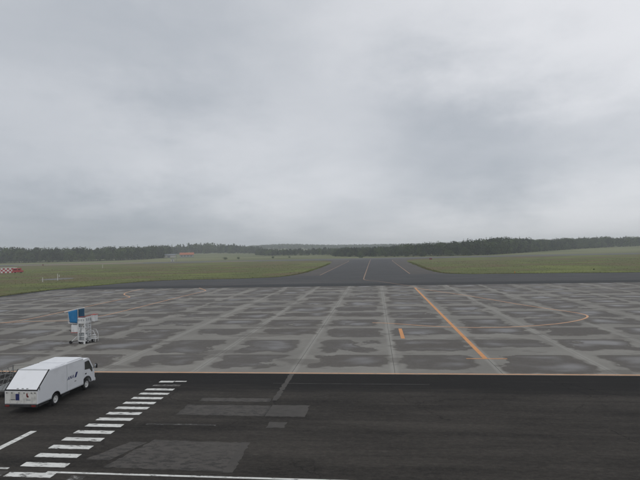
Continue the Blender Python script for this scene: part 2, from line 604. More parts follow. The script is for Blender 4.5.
CANVAS = paint('blue_canvas', (0.028, 0.175, 0.375), 0.8, spec=0.2, dirt=0.25, dirtcol=(0.01, 0.05, 0.12), scale=3)
CANVAS_SHADED = paint('shaded_blue_canvas', (0.026, 0.085, 0.145), 0.8, spec=0.2, dirt=0.3, dirtcol=(0.01, 0.03, 0.06), scale=3)  # same blue canvas, shade of the turned-away faces put into the colour
RED_PAINT = paint('red_paint', (0.36, 0.03, 0.035), 0.5, dirt=0.15)
SIGN_RED = paint('dark_red_sign', (0.15, 0.028, 0.024), 0.6, dirt=0.3)
POST_WHITE = paint('post_white', (0.70, 0.70, 0.68), 0.6)
ROOF_ORANGE = paint('orange_roof', (0.34, 0.115, 0.055), 0.7, dirt=0.2, scale=0.4)
WALL_GREY = paint('grey_wall', (0.27, 0.285, 0.29), 0.8, dirt=0.2, scale=0.4)
WALL_PALE = paint('pale_wall', (0.44, 0.43, 0.40), 0.8, dirt=0.2, scale=0.4)
ROOF_GREY = paint('grey_roof', (0.15, 0.165, 0.185), 0.7, scale=0.4)

glass, gg, gb = mat('dark_glass')
gb.inputs['Base Color'].default_value = (0.022, 0.026, 0.024, 1)
gb.inputs['Roughness'].default_value = 0.08
gb.inputs['Specular IOR Level'].default_value = 0.55
GLASS = glass
mirror_m, gg, gb = mat('mirror_glass')
gb.inputs['Base Color'].default_value = (0.7, 0.72, 0.74, 1)
gb.inputs['Metallic'].default_value = 1.0
gb.inputs['Roughness'].default_value = 0.05
MIRROR = mirror_m

# ------------------------------------------------------------------ ground
GZ = -0.04


def sstep(a, b, x):
    t = np.clip((x - a) / (b - a), 0, 1)
    return t * t * (3 - 2 * t)


def height(x, y):
    x, y = np.asarray(x, float), np.asarray(y, float)
    z = 4.5 * np.exp(-((x + 410) / 190) ** 2) * sstep(620, 1080, y)
    r = 17 + 6 * np.exp(-((x + 430) / 140) ** 2) + 3 * np.sin(x / 310.0 + 0.6) - 0.012 * np.clip(x + 300, 0, 500)
    z = z + r * sstep(1450, 2250, y) * (1 - 0.35 * sstep(2500, 3300, y))
    z = z + 3.0 * sstep(620, 950, y) * sstep(120, 400, x)
    return z + GZ


def gridlines(lo, hi, near, step_n, step_f):
    a = list(np.arange(-near, near + 1, step_n))
    v = -near - step_f
    while v > lo:
        a.insert(0, v)
        v -= step_f
    a.insert(0, lo)
    v = near + step_f
    while v < hi:
        a.append(v)
        v += step_f
    a.append(hi)
    return np.array(a)


gx = gridlines(-3400, 3400, 900, 30, 125)
gy = np.concatenate([[-600, -200, 0, 200, 400, 560], np.arange(600, 1300, 25), np.arange(1300, 3401, 70)])
XX, YY = np.meshgrid(gx, gy)
ZZ = height(XX, YY)
nx_, ny_ = len(gx), len(gy)
idx = np.arange(nx_ * ny_).reshape(ny_, nx_)
quads = np.stack([idx[:-1, :-1], idx[:-1, 1:], idx[1:, 1:], idx[1:, :-1]], -1).reshape(-1, 4)


def np_mesh(name, verts, faces, material):
    me = bpy.data.meshes.new(name)
    k = faces.shape[1]
    me.vertices.add(len(verts))
    me.vertices.foreach_set('co', np.ascontiguousarray(verts, dtype=np.float32).ravel())
    me.loops.add(faces.size)
    me.loops.foreach_set('vertex_index', np.ascontiguousarray(faces, dtype=np.int32).ravel())
    me.polygons.add(len(faces))
    me.polygons.foreach_set('loop_start', np.arange(0, faces.size, k, dtype=np.int32))
    me.polygons.foreach_set('loop_total', np.full(len(faces), k, dtype=np.int32))
    me.update(calc_edges=True)
    me.materials.append(material)
    return me


ground = link('ground', np_mesh('ground', np.stack([XX, YY, ZZ], -1).reshape(-1, 3), quads, GRASS))
tag(ground, 'rough green and brown airfield grass reaching to the woods', 'grass', kind='structure')

# apron edge, taxiway and runway outlines (metres; +Y runs along the stub taxiway)
LEFT_EDGE = [(-98, 60), (-91, 92), (-88.3, 104), (-88.0, 118), (-87.4, 130), (-83, 143), (-78.5, 156), (-72, 163.6), (-60, 166.4), (-46.5, 168),
             (-38, 171.5), (-33, 178), (-29.8, 194), (-28.4, 219), (-28.4, 281), (-29.5, 320), (-32, 365), (-37, 398), (-50, 417), (-75, 427), (-100, 430)]
RIGHT_EDGE = [(150, 169), (82, 170), (60, 172), (35, 174.6), (28, 177.5), (23.6, 185), (21.9, 203), (21.2, 230), (21, 330), (22.5, 370), (28, 400), (42, 418), (70, 428), (100, 430)]
_er = random.Random(3)
le = [(p[0] + _er.gauss(0, 0.22), p[1] + _er.gauss(0, 0.22)) for p in catmull(LEFT_EDGE, 14)]
re_ = [(p[0] + _er.gauss(0, 0.22), p[1] + _er.gauss(0, 0.22)) for p in catmull(RIGHT_EDGE, 14)]

taxi = sheet('taxiway', [p for p in le if p[1] > 129.5][::-1] + [(-87.6, 127.36), (150, 127.36)] + re_, -0.004, TAXI)
tag(taxi, 'dark wet asphalt taxiway running away to the runway', 'taxiway', kind='structure')
runway = rect('runway', -1600, 1600, 429.0, 487.0, 0.012, RUNW)
tag(runway, 'pale grey runway lying across beyond the grass', 'runway', kind='structure')
apron = sheet('apron', [(-98, 38.05), (150, 38.05), (150, 127.36), (-87.6, 127.36)] + [p for p in le if p[1] < 126][::-1], -0.022, JOINT)
tag(apron, 'grey concrete apron of cast slabs with damp patches', 'apron', kind='structure')
asphalt = rect('asphalt_road', -130, 130, -25, 38.05, -0.006, ASPH)
tag(asphalt, 'dark worn asphalt service road along the apron', 'road', kind='structure')

# lighter shoulders on both sides of the stub taxiway
lsh = [(-20.6, 180), (-20.6, 428)] + [p for p in le if 178 < p[1] < 428][::-1]
rsh = [(12.4, 180)] + [p for p in re_ if 180 < p[1] < 428] + [(12.4, 428)]
for pts in (lsh, rsh):
    sheet('paved_shoulder', pts, 0.003, SHOULDER, taxi)

# concrete slabs, each a cast piece with an open joint round it
GAP = 0.013
_slab = MB().box(-SLAB_W / 2 + GAP, SLAB_W / 2 - GAP, -SLAB_D / 2 + GAP, SLAB_D / 2 - GAP, -0.05, 0).bevel(0.008, 1).mesh('concrete_slab', CONC)
_slab_first = MB().box(-SLAB_W / 2 + GAP, SLAB_W / 2 - GAP, -SLAB_D / 2 + 0.47, SLAB_D / 2 - GAP, -0.05, 0).bevel(0.008, 1).mesh('concrete_slab', CONC)
_cr, _sr = math.cos(YAW), math.sin(YAW)


def in_view(x, y, margin=0.0):
    r, d = x * _cr + y * _sr, -x * _sr + y * _cr
    return d > 5 and -0.66 * d - margin < r < 0.66 * d + margin


n_slab = 0
for j in range(12):
    for i in range(-8, 22):
        cx, cy = SLAB_X0 + (i + 0.5) * SLAB_W, SLAB_Y0 + (j + 0.5) * SLAB_D
        if not in_view(cx, cy, 9.0):
            continue
        o = link('concrete_slab', _slab_first if j == 0 else _slab, apron, (cx, cy, 0.0 + random.uniform(-0.004, 0.003)))
        n_slab += 1

# ------------------------------------------------------------------ painted lines
for k in range(16):
    y = 20.32 + k * 1.013
    sk = random.uniform(-0.05, 0.05)
    x0, x1 = -16.25 + 0.012 * k + sk, -14.08 + 0.0 * k + sk
    m = WORN_WHITE if k in (14,) else WHITE_LINE
    if k == 15:
        rect('crosswalk_stripe', x0, -14.95, y - 0.20, y + 0.22, -0.002, WHITE_LINE, asphalt)
        rect('crosswalk_stripe', -14.9, x1, y - 0.02, y + 0.22, -0.002, WHITE_LINE, asphalt)
    else:
        rect('crosswalk_stripe', x0, x1, y - 0.22, y + 0.22, -0.002, m, asphalt)
rect('white_line', -14.55, 40, 20.55, 20.70, -0.0015, WHITE_LINE, asphalt)
rect('white_line', -40, -16.55, 20.80, 20.95, -0.0015, WHITE_LINE, asphalt)
sheet('white_line', [(-18.98, 21.6), (-18.62, 21.6), (-18.42, 25.35), (-18.78, 25.35)], -0.0015, WHITE_LINE, asphalt)
rect('worn_marking', -13.2, -12.55, 19.6, 20.35, -0.002, WORN_WHITE, asphalt)
rect('worn_marking', -17.1, -16.35, 19.9, 20.62, -0.002, WORN_WHITE, asphalt)
rect('faint_line', -7.5, 3.5, 35.3, 35.36, -0.002, FAINT, asphalt)
rect('faint_line', -12.9, -8.9, 26.65, 26.85, -0.0022, FAINT_WHITE, asphalt)
# repair patches and scoured areas
rect('asphalt_patch', -11.85, -6.55, 28.35, 30.25, -0.003, PATCH, asphalt)
rect('asphalt_patch', -6.52, -4.2, 28.3, 30.4, -0.003, PATCH2, asphalt)
rect('asphalt_patch', -11.4, -6.85, 31.0, 31.7, -0.003, PATCH, asphalt)
sheet('asphalt_patch', ragged([(-12.3, 21.25), (-6.35, 21.1), (-6.5, 24.35), (-11.4, 24.55)], 0.04, 0.22), -0.003, PATCH, asphalt)
sheet('asphalt_patch', ragged([(-13.6, 22.0), (-12.4, 22.0), (-11.6, 24.2), (-12.5, 24.2)], 0.04, 0.22), -0.003, PATCH, asphalt)
for a, b_ in (((-6.55, 21.05), (-6.25, 24.45)), ):
    sheet('asphalt_patch', ragged([(-6.75, 21.05), (-6.32, 21.05), (-6.42, 24.45), (-6.82, 24.45)], 0.04, 0.22), -0.0026, PATCH2, asphalt)
rect('asphalt_patch', -6.75, -6.40, 31.3, 38.04, -0.003, PATCH2, asphalt)
rect('asphalt_patch', -6.05, -5.05, 26.5, 27.4, -0.0026, PATCH2, asphalt)

LZ = 0.006
rect('orange_line', -97, 140, 38.14, 38.38, LZ, ORANGE_THIN, apron)
rect('orange_line', 8.79, 9.18, 43.6, 119.2, LZ, ORANGE, apron)
rect('orange_line', 7.4, 10.75, 43.40, 43.60, LZ, ORANGE, apron)
rect('orange_line', 2.45, 2.85, 53.0, 59.5, LZ, ORANGE, apron)
ribbon('orange_line', [(9.0, 119.3), (11.7, 111.7), (16.3, 101.1), (20.2, 90.5), (22.7, 83.2), (25.0, 77.6), (27.0, 73.2), (27.6, 70.7),
                       (27.2, 68.6), (25.7, 66.3), (23.3, 64.0), (20.4, 62.1), (16.5, 60.6), (13, 60.0), (9.6, 60.2), (6.3, 61.2), (2.8, 63.0), (1.0, 63.8), (-0.6, 64.2)],
       0.27, LZ + 0.004, ORANGE_THIN, apron)
ribbon('orange_line', [(-56, 65.0), (-53.2, 65.8), (-51.8, 69.7), (-52.0, 78.7), (-52.5, 90.9), (-52.7, 99.4), (-53.2, 103.4), (-55.7, 107.0), (-58.2, 110.5), (-60.2, 115.4), (-61.2, 121.7), (-61.4, 127)],
       0.27, LZ, ORANGE_THIN, apron)
ribbon('orange_line', [(-56, 64.9), (-49.5, 66.9), (-45.3, 67.6), (-43.4, 68.8), (-42.0, 72.0), (-41.6, 77.4), (-41.5, 88.3), (-41.5, 102.5), (-41.2, 113.2), (-41.6, 118.8), (-44.0, 123.3), (-46.2, 127.2)],
       0.27, LZ + 0.002, ORANGE_THIN, apron)
ribbon('taxi_line', [(-46.3, 127.5), (-46.5, 129.1), (-44.4, 132.8), (-40.9, 136.4), (-30, 141), (-10, 144.5)], 0.2, 0.004, TAXI_LINE, taxi)
ribbon('taxi_line', [(-4.3, 428), (-4.2, 300), (-4.0, 200), (-3.9, 160), (-3.6, 153), (-2.2, 148), (1.1, 142.9), (6.1, 130.3), (8.2, 125.5), (9.0, 120.6)], 0.34, 0.008, TAXI_LINE, taxi)
ribbon('taxi_line', [(-60, 148), (-30, 149), (-4, 150.5), (2, 151)], 0.16, 0.004, TAXI_LINE, taxi)
ribbon('taxi_line', [(-20.4, 182), (-20.2, 300), (-20.3, 372), (-23, 398), (-34, 415)], 0.42, 0.010, TAXI_LINE, taxi, sub=4)
ribbon('taxi_line', [(12.1, 182), (12.0, 300), (12.2, 372), (15, 398), (26, 415)], 0.42, 0.010, TAXI_LINE, taxi, sub=4)


def blob(name, cx, cy, rx, ry, z, material, n=40, jag=0.25, parent=None):
    ph = [random.uniform(0, 6.28) for _ in range(5)]
    pts = []
    for i in range(n):
        t = 2 * math.pi * i / n
        k = 1 + jag * sum(math.sin((q + 2) * t + ph[q]) / (q + 1.5) for q in range(5)) * 0.6
        pts.append((cx + rx * k * math.cos(t), cy + ry * k * math.sin(t)))
    return sheet(name, pts, z, material, parent)


edge_pts = [(x + 1.0, y) for x, y in LEFT_EDGE if y < 131]
ribbon('asphalt_edge', edge_pts, 2.2, 0.009, TAXI, apron, sub=5)

tag(blob('bare_earth', -285, 456, 75, 15, 0.022, EARTH), 'long strip of pale bare earth beside the runway', 'earth', kind='structure')
tag(blob('bare_earth', -128, 436, 24, 8, 0.026, EARTH), 'short patch of pale bare earth beside the runway', 'earth', kind='structure')
tag(blob('concrete_pad', -125, 185, 5.5, 6.5, -0.02, PAD, jag=0.12), 'small grey concrete pad lying in the rough grass', 'pad', kind='structure')


# ------------------------------------------------------------------ grass blades
def dist_to_poly(px, py, poly):
    best = np.full(len(px), 1e9)
    for (ax, ay), (bx, by) in zip(poly[:-1], poly[1:]):
        vx, vy = bx - ax, by - ay
        t = np.clip(((px - ax) * vx + (py - ay) * vy) / (vx * vx + vy * vy + 1e-9), 0, 1)
        best = np.minimum(best, np.hypot(px - ax - t * vx, py - ay - t * vy))
    return best


def inside(px, py, poly):
    c = np.zeros(len(px), bool)
    n = len(poly)
    for i in range(n):
        ax, ay = poly[i]
        bx, by = poly[(i + 1) % n]
        if ay == by:
            continue
        cond = ((ay > py) != (by > py)) & (px < (bx - ax) * (py - ay) / (by - ay) + ax)
        c ^= cond
    return c


GL = le + [(-400, 430), (-400, 60)]
GR = re_ + [(400, 430), (400, 169)]
tufts = []
for edge in (le, re_):
    e = np.array(edge)
    seg = np.linalg.norm(np.diff(e, axis=0), axis=1)
    cum = np.concatenate([[0], np.cumsum(seg)])
    t = RNG.uniform(0, cum[-1], 26000)
    ex, ey = np.interp(t, cum, e[:, 0]), np.interp(t, cum, e[:, 1])
    off = RNG.normal(0, 0.8, (26000, 2))
    tufts.append(np.stack([ex + off[:, 0], ey + off[:, 1]], -1))
ux, uy = RNG.uniform(-330, 220, 30000), 90 + 240 * RNG.random(30000)
tufts.append(np.stack([ux, uy], -1))
T = np.concatenate(tufts)
rr, dd = T[:, 0] * _cr + T[:, 1] * _sr, -T[:, 0] * _sr + T[:, 1] * _cr
T = T[(np.abs(rr) < 0.68 * dd) & (dd < 330)]
keep = inside(T[:, 0], T[:, 1], GL) | inside(T[:, 0], T[:, 1], GR)
near_edge = np.minimum(dist_to_poly(T[:, 0], T[:, 1], le), dist_to_poly(T[:, 0], T[:, 1], re_)) < 0.22
T = T[keep | near_edge]
T = T[~(((T[:, 0] + 125) / 5.5) ** 2 + ((T[:, 1] - 185) / 6.5) ** 2 < 0.9)]
if len(T) > 110000:
    T = T[RNG.permutation(len(T))[:110000]]
nb = 3
M = len(T) * nb
bx = np.repeat(T[:, 0], nb) + RNG.normal(0, 0.10, M)
by = np.repeat(T[:, 1], nb) + RNG.normal(0, 0.10, M)
hgt = np.repeat(RNG.gamma(4, 0.03, len(T)) + 0.04, nb) * RNG.uniform(0.6, 1.2, M)
ang = RNG.uniform(0, 6.283, M)
wid = RNG.uniform(0.03, 0.09, M)
lean = RNG.normal(0, 0.10, (M, 2))
V = np.zeros((M, 3, 3))
V[:, 0] = np.stack([bx - np.cos(ang) * wid, by - np.sin(ang) * wid, np.full(M, GZ - 0.01)], -1)
V[:, 1] = np.stack([bx + np.cos(ang) * wid, by + np.sin(ang) * wid, np.full(M, GZ - 0.01)], -1)
V[:, 2] = np.stack([bx + lean[:, 0], by + lean[:, 1], GZ + hgt], -1)
tag(link('rough_grass', np_mesh('rough_grass', V.reshape(-1, 3), np.arange(M * 3).reshape(-1, 3), BLADE)),
    'tufts of rough grass along the paved edges and over the field', 'grass', kind='stuff')


# ------------------------------------------------------------------ trees
def quads_on_lobes(lobes, n, size, rng, flat=0.0):
    """leaf clumps: small quads spread through and over a set of ellipsoids"""
    L = np.array(lobes)
    vol = np.prod(L[:, 3:6], axis=1) ** 0.67
    pick = rng.choice(len(L), n, p=vol / vol.sum())
    d = rng.normal(size=(n, 3))
    d /= np.linalg.norm(d, axis=1)[:, None]
    rad = rng.uniform(0.55, 1.08, n) ** 0.5
    c = L[pick, :3] + d * L[pick, 3:6] * rad[:, None]
    nrm = d + rng.normal(0, 0.55, (n, 3))
    nrm[:, 2] += flat
    nrm /= np.linalg.norm(nrm, axis=1)[:, None]
    a = np.cross(nrm, rng.normal(size=(n, 3)))
    a /= np.linalg.norm(a, axis=1)[:, None] + 1e-9
    b = np.cross(nrm, a)
    s = size * rng.uniform(0.5, 1.25, n)[:, None]
    q = np.stack([c - a * s - b * s * 0.7, c + a * s * 0.9 - b * s * 0.55, c + a * s * 0.65 + b * s * 0.8, c - a * s * 0.75 + b * s * 0.6], 1)
    return q


def broadleaf(h, w, n, size, rng, low=0.34):
    lobes = [(0, 0, h * 0.58, w * 0.34, w * 0.34, h * 0.30)]
    for _ in range(8):
        t = rng.uniform(0, 6.283)
        k = rng.uniform(0.45, 0.85)
        zz = rng.uniform(low, 0.86)
        rr = w * 0.5 * (1 - abs(zz - 0.5) * 0.9) * k
        s = rng.uniform(0.14, 0.24) * w
        lobes.append((rr * math.cos(t), rr * math.sin(t), h * zz, s, s, s * rng.uniform(0.7, 1.0)))
    return quads_on_lobes(lobes, n, size, rng, 0.35)


def conifer(h, w, n, size, rng):
    lobes = []
    for k in range(8):
        t = k / 7
        r = w * 0.5 * (1 - t) ** 0.85 + 0.12
        z = h * (0.18 + 0.80 * t)
        off = rng.normal(0, 0.10 * r, 2)
        lobes.append((off[0], off[1], z, r, r, h * 0.075))
    return quads_on_lobes(lobes, n, size, rng, 0.5)


def protos(n, size, rng, kinds):
    out = []
    for k in kinds:
        h = 10.0
        out.append(broadleaf(h, rng.uniform(7.0, 9.5), n, size, rng, 0.22) if k == 'b' else conifer(h, rng.uniform(3.2, 4.4), n, size * 0.8, rng))
    return out


rt = np.random.default_rng(5)
HI = protos(300, 0.42, rt, 'bbbbbbcccc')
MID = protos(120, 0.70, rt, 'bbbbbbcccc')
LOW = protos(34, 1.35, rt, 'bbbbbcccc')


def wood(name, pts, heights, P, label, kinds_conifer=0.4, wide=1.0):
    """pts (n,2), heights (n)"""
    n = len(pts)
    con = [i for i in range(len(P)) if i >= (6 if len(P) == 10 else 5)]
    bro = [i for i in range(len(P)) if i < (6 if len(P) == 10 else 5)]
    out, tint = [], []
    z0 = height(pts[:, 0], pts[:, 1])
    for i in range(n):
        q = P[rt.choice(con) if rt.random() < kinds_conifer else rt.choice(bro)]
        s = heights[i] / 10.0
        a = rt.uniform(0, 6.283)
        ca, sa = math.cos(a), math.sin(a)
        sw = s * wide * rt.uniform(0.8, 1.15)
        x, y, z = q[..., 0] * sw, q[..., 1] * sw, q[..., 2] * s
        out.append(np.stack([x * ca - y * sa + pts[i, 0], x * sa + y * ca + pts[i, 1], z + z0[i] - 0.1], -1))
        tint.append(np.full(q.shape[0] * 4, np.clip(rt.normal(0.36, 0.38), 0, 1)))
    V = np.concatenate(out).reshape(-1, 3)
    me = np_mesh(name, V, np.arange(len(V)).reshape(-1, 4), LEAF_MASS)
    at = me.attributes.new('tint', 'FLOAT', 'POINT')
    at.data.foreach_set('value', np.concatenate(tint).astype(np.float32))
    return tag(link(name, me), label, 'wood', kind='stuff')


def band(front, depth, spacing, rng, skip=0.0):
    """scatter points behind a front polyline, away from the camera"""
    f = np.array(front, float)
    seg = np.linalg.norm(np.diff(f, axis=0), axis=1)
    cum = np.concatenate([[0], np.cumsum(seg)])
    pts, rows = [], []
    nrow = int(depth / spacing)
    for r in range(nrow):
        t = np.arange(0, cum[-1], spacing) + rng.uniform(0, spacing)
        x, y = np.interp(t, cum, f[:, 0]), np.interp(t, cum, f[:, 1])
        rad = np.hypot(x, y)
        k = (rad + skip + r * spacing) / rad
        p = np.stack([x * k, y * k], -1) + rng.normal(0, spacing * 0.28, (len(t), 2))
        pts.append(p)
        rows.append(np.full(len(t), r))
    return np.concatenate(pts), np.concatenate(rows)


def lump(x, seed, amp, wl):
    return amp * (np.sin(x / wl + seed) + 0.6 * np.sin(x / wl * 2.3 + seed * 2.1) + 0.4 * np.sin(x / wl * 5.1 + seed * 3.3)) / 2


# the two nearer woods: front row as single trees, the mass behind as one object each
LW_FRONT = [(-640, 560), (-560, 585), (-470, 605), (-400, 618), (-350, 650), (-338, 720), (-345, 800)]
RW_FRONT = [(-52, 640), (-30, 590), (0, 545), (30, 522), (70, 512), (110, 530), (150, 590), (205, 690), (290, 800), (400, 890), (560, 960)]


def left_h(p):
    return 19.0 + lump(p[:, 0], 1.0, 2.2, 45)


def right_h(p):
    ramp_ = np.interp(p[:, 0], [-60, 0, 50, 100, 160, 320, 600], [9, 10, 13, 16.0, 16.5, 15.5, 17])
    return ramp_ + lump(p[:, 0], 2.2, 1.2, 30)


def make_tree_protos(kinds, seed):
    rng = np.random.default_rng(seed)
    out = []
    for k in kinds:
        h = 10.0
        if k == 'b':
            q = broadleaf(h, rng.uniform(8.5, 11), 520, 0.40, rng, 0.10)
        elif k == 's':
            q = quads_on_lobes([(rng.uniform(-2.6, 2.6), rng.uniform(-2.6, 2.6), rng.uniform(1.4, 4.6), 2.6, 2.6, 2.4) for _ in range(10)], 420, 0.42, rng, 0.3)
        else:
            q = conifer(h, rng.uniform(3.4, 4.4), 380, 0.32, rng)
        crown = np_mesh('crown', q.reshape(-1, 3), np.arange(q.shape[0] * 4).reshape(-1, 4), LEAF)
        mb = MB()
        top = Vector((rng.normal(0, 0.15), rng.normal(0, 0.15), h * 0.55))
        mb.tube((0, 0, -0.2), top, 0.26, 7, 0.12)
        for _ in range(4):
            b = top * rng.uniform(0.45, 0.95)
            t = rng.uniform(0, 6.283)
            mb.tube(b, b + Vector((math.cos(t) * 1.5, math.sin(t) * 1.5, 1.4)), 0.09, 5, 0.03)
        out.append((crown, mb.mesh('trunk', BARK)))
    return out


TP_B, TP_C, TP_S = make_tree_protos('bbbb', 21), make_tree_protos('ccc', 22), make_tree_protos('sss', 23)


def plant(name, x, y, h, proto, label, cat, group=None, w=1.0):
    z = float(height(x, y))
    t = thing(name, (x, y, z), random.uniform(0, 6.28), label, cat, group)
    t.scale = (h / 10 * w, h / 10 * w, h / 10)
    link('trunk', proto[1], t)
    link('crown', proto[0], t)
    return t


pl, rowl = band(LW_FRONT, 90, 8.0, rt)
hl = left_h(pl) * rt.uniform(0.76, 1.14, len(pl))
pr, rowr = band(RW_FRONT, 110, 7.0, rt)
hr = right_h(pr) * rt.uniform(0.70, 1.18, len(pr))
wood('wood', pl[rowl > 0], hl[rowl > 0], HI, 'dark mixed wood behind the pale bare earth strip, beyond the checkered hut', 0.42)
wood('wood', pr[rowr > 0], hr[rowr > 0] * np.where(rowr[rowr > 0] < 2, 0.9, 1.0), HI, 'dark mixed wood on the rise beyond the runway end of the taxiway', 0.35)
for P_, r_, h_, lab, grp, hk, con in ((pl, rowl, hl, 'dark green tree along the front edge of the wood behind the bare earth strip', 'edge trees of the wood behind the bare earth', 0.80, 0.45),
                                     (pr, rowr, hr, 'leafy tree along the front edge of the wood beyond the taxiway end', 'edge trees of the wood beyond the taxiway', 0.62, 0.2)):
    for i in np.nonzero(r_ == 0)[0]:
        if not in_view(P_[i, 0], P_[i, 1], 6):
            continue
        c = rt.random() < con
        plant('conifer_tree' if c else 'leafy_tree', P_[i, 0], P_[i, 1], h_[i] * hk * rt.uniform(0.7, 1.15), random.choice(TP_C if c else TP_B),
              lab if not c else lab.replace('dark green tree', 'pointed conifer').replace('leafy tree', 'pointed conifer'), 'tree', grp + (' (conifers)' if c else ''))

# the wooded hill, the wood across the hay field and the far ridge
ph, _ = band([(-620, 1010), (-540, 1040), (-470, 1060), (-400, 1075), (-330, 1085), (-270, 1070), (-235, 1030)], 110, 10.0, rt)
hh = np.interp(ph[:, 0], [-640, -480, -410, -340, -270, -220], [15, 19, 24, 21.5, 16, 11]) * rt.uniform(0.78, 1.15, len(ph))
wood('wood', ph, hh, MID, 'dark wood on the low hill above the pale hay field', 0.5, 0.85)
pm, _ = band([(-212, 880), (-165, 810), (-120, 775), (-80, 760), (-40, 720)], 90, 9.0, rt)
wood('wood', pm, 10.5 * rt.uniform(0.75, 1.2, len(pm)), MID, 'hazy line of wood below the far ridge', 0.5)
pf = np.stack([rt.uniform(-1500, 900, 4200), rt.uniform(1750, 2400, 4200)], -1)
pf = pf[[in_view(x, y, 150) for x, y in pf]]
wood('wood', pf, rt.uniform(9, 14, len(pf)), LOW, 'wooded ridge on the skyline, faded blue by haze', 0.4, 1.5)
pn, _ = band([(-700, 1250), (-520, 1290), (-420, 1300)], 60, 13.0, rt)
wood('wood', pn, rt.uniform(11, 15, len(pn)), LOW, 'hazy wood seen behind the orange roofed house', 0.4, 1.2)

for x, y, h, w, lab in ((-14, 512, 5.2, 1.5, 'round dark bush alone in front of the wood beyond the taxiway centre line'),
                        (-172, 560, 4.6, 1.3, 'larger of two dark bushes standing side by side on the hay field'),
                        (-158, 566, 4.2, 1.0, 'smaller of two dark bushes standing side by side on the hay field'),
                        (-122, 590, 3.8, 1.3, 'low dark bush on the hay field under the dark hill wood'),
                        (-104, 600, 3.0, 1.2, 'small low bush on the hay field below the end of the hill wood'),
                        (78, 190, 0.8, 1.1, 'small dark shrub alone in the grass beside the cross taxiway'),
                        (46, 515, 6.5, 1.4, 'broad dark bush at the foot of the wood beyond the red taxiway sign')):
    plant('bush', x, y, h, random.choice(TP_S), lab, 'bush', w=w)

# ------------------------------------------------------------------ far buildings, posts and signs
house = thing('farm_house', (-311, 800, float(height(-311, 800))), 0.35, 'long low house with a bright orange roof far beyond the runway', 'house')
MB().box(-11, 11, -4, 4, 0, 4.2).build('wall', WALL_GREY, house)
_rf = MB().prism_x([(-4.8, 4.0), (4.8, 4.0), (0.4, 7.6), (-0.4, 7.6)], -11.6, 11.6).build('roof', ROOF_ORANGE, house)
MB().box(3.0, 4.0, -0.6, 0.4, 6.5, 8.6).build('chimney', WALL_GREY, _rf)
for k in range(4):
    w = MB().box(-9 + k * 5, -7.2 + k * 5, -4.06, -3.95, 1.3, 2.7).build('window', GLASS, house)
shed = thing('farm_shed', (-334, 785, float(height(-334, 785))), 0.3, 'grey shed with a flat pitched roof next to the orange roofed house', 'shed')
MB().box(-9, 9, -4, 4, 0, 4.0).build('wall', WALL_PALE, shed)
MB().prism_x([(-4.6, 3.9), (4.6, 3.9), (0.2, 6.0), (-0.2, 6.0)], -9.6, 9.6).build('roof', ROOF_GREY, shed)
MB().box(-3, 1, -4.06, -3.95, 0.1, 3.0).build('door', ROOF_GREY, shed)

hut = thing('equipment_hut', (-212, 505, GZ), 0.25, 'small pale equipment hut beside a thin mast past the runway', 'hut')
MB().box(-1.6, 1.6, -1.5, 1.5, 0, 2.7).build('wall', WALL_PALE, hut)
MB().box(-1.8, 1.8, -1.7, 1.7, 2.7, 2.9).build('roof', ROOF_GREY, hut)
MB().box(-0.5, 0.5, -1.56, -1.45, 0.05, 2.1).build('door', ROOF_GREY, hut)
mast = thing('antenna_mast', (-209, 508, GZ), 0.0, 'thin grey antenna mast beside the small pale hut', 'mast')
MB().tube((0, 0, 0), (0, 0, 8.6), 0.22, 8, 0.10).build('pole', STEEL, mast)
for z in (4.5, 6.2, 7.8):
    MB().tube((-0.9, 0, z), (0.9, 0, z), 0.06, 6).build('antenna_arm', STEEL, mast)

chk = thing('checkered_hut', (-207.2, 259, GZ), 0.42, 'equipment hut painted in red and white checks in the rough grass', 'hut')
MB().box(-6.2, 6.2, -1.6, 1.6, 0, 2.75).build('wall', POST_WHITE, chk)
cm = MB()
for i in range(12):
    for k in range(3):
        if (i + k) % 2 == 0 and i < 11:
            cm.box(-6.2 + i * 1.033, -6.2 + (i + 1) * 1.033, -1.63, -1.598, k * 0.915 + 0.01, (k + 1) * 0.915)
for i in range(3):
    for k in range(3):
        if (i + k) % 2:
            cm.box(6.198, 6.23, -1.6 + i * 1.066, -1.6 + (i + 1) * 1.066, k * 0.915 + 0.01, (k + 1) * 0.915)
tag(cm.build('red_check', RED_PAINT, chk), kind='stuff')
MB().box(-6.35, 6.35, -1.75, 1.75, 2.75, 2.88).build('roof', POST_WHITE, chk)

van = thing('red_van', (-196.6, 256.6, GZ), 0.42, 'bright red van parked next to the checkered hut', 'van')
MB().prism_x([(-0.95, 0.45), (0.95, 0.45), (0.95, 1.5), (0.85, 2.6), (-0.85, 2.6), (-0.95, 1.5)], -2.6, 1.5).bevel(0.08, 2).build('body', RED_PAINT, van)
MB().prism_x([(-0.92, 0.45), (0.92, 0.45), (0.92, 1.45), (-0.92, 1.45)], 1.45, 2.5).bevel(0.1, 2).build('bonnet', RED_PAINT, van)
MB().box(-1.9, -0.4, -0.975, -0.9, 1.65, 2.2).build('window', GLASS, van)
MB().box(0.2, 1.2, -0.975, -0.9, 1.65, 2.2).build('window', GLASS, van)
for x in (-1.5, 1.5):
    for y in (-0.75, 0.75):
        MB().tube((x, y - 0.1, 0.33), (x, y + 0.1, 0.33), 0.33, 14).build('wheel', BLACK, van)

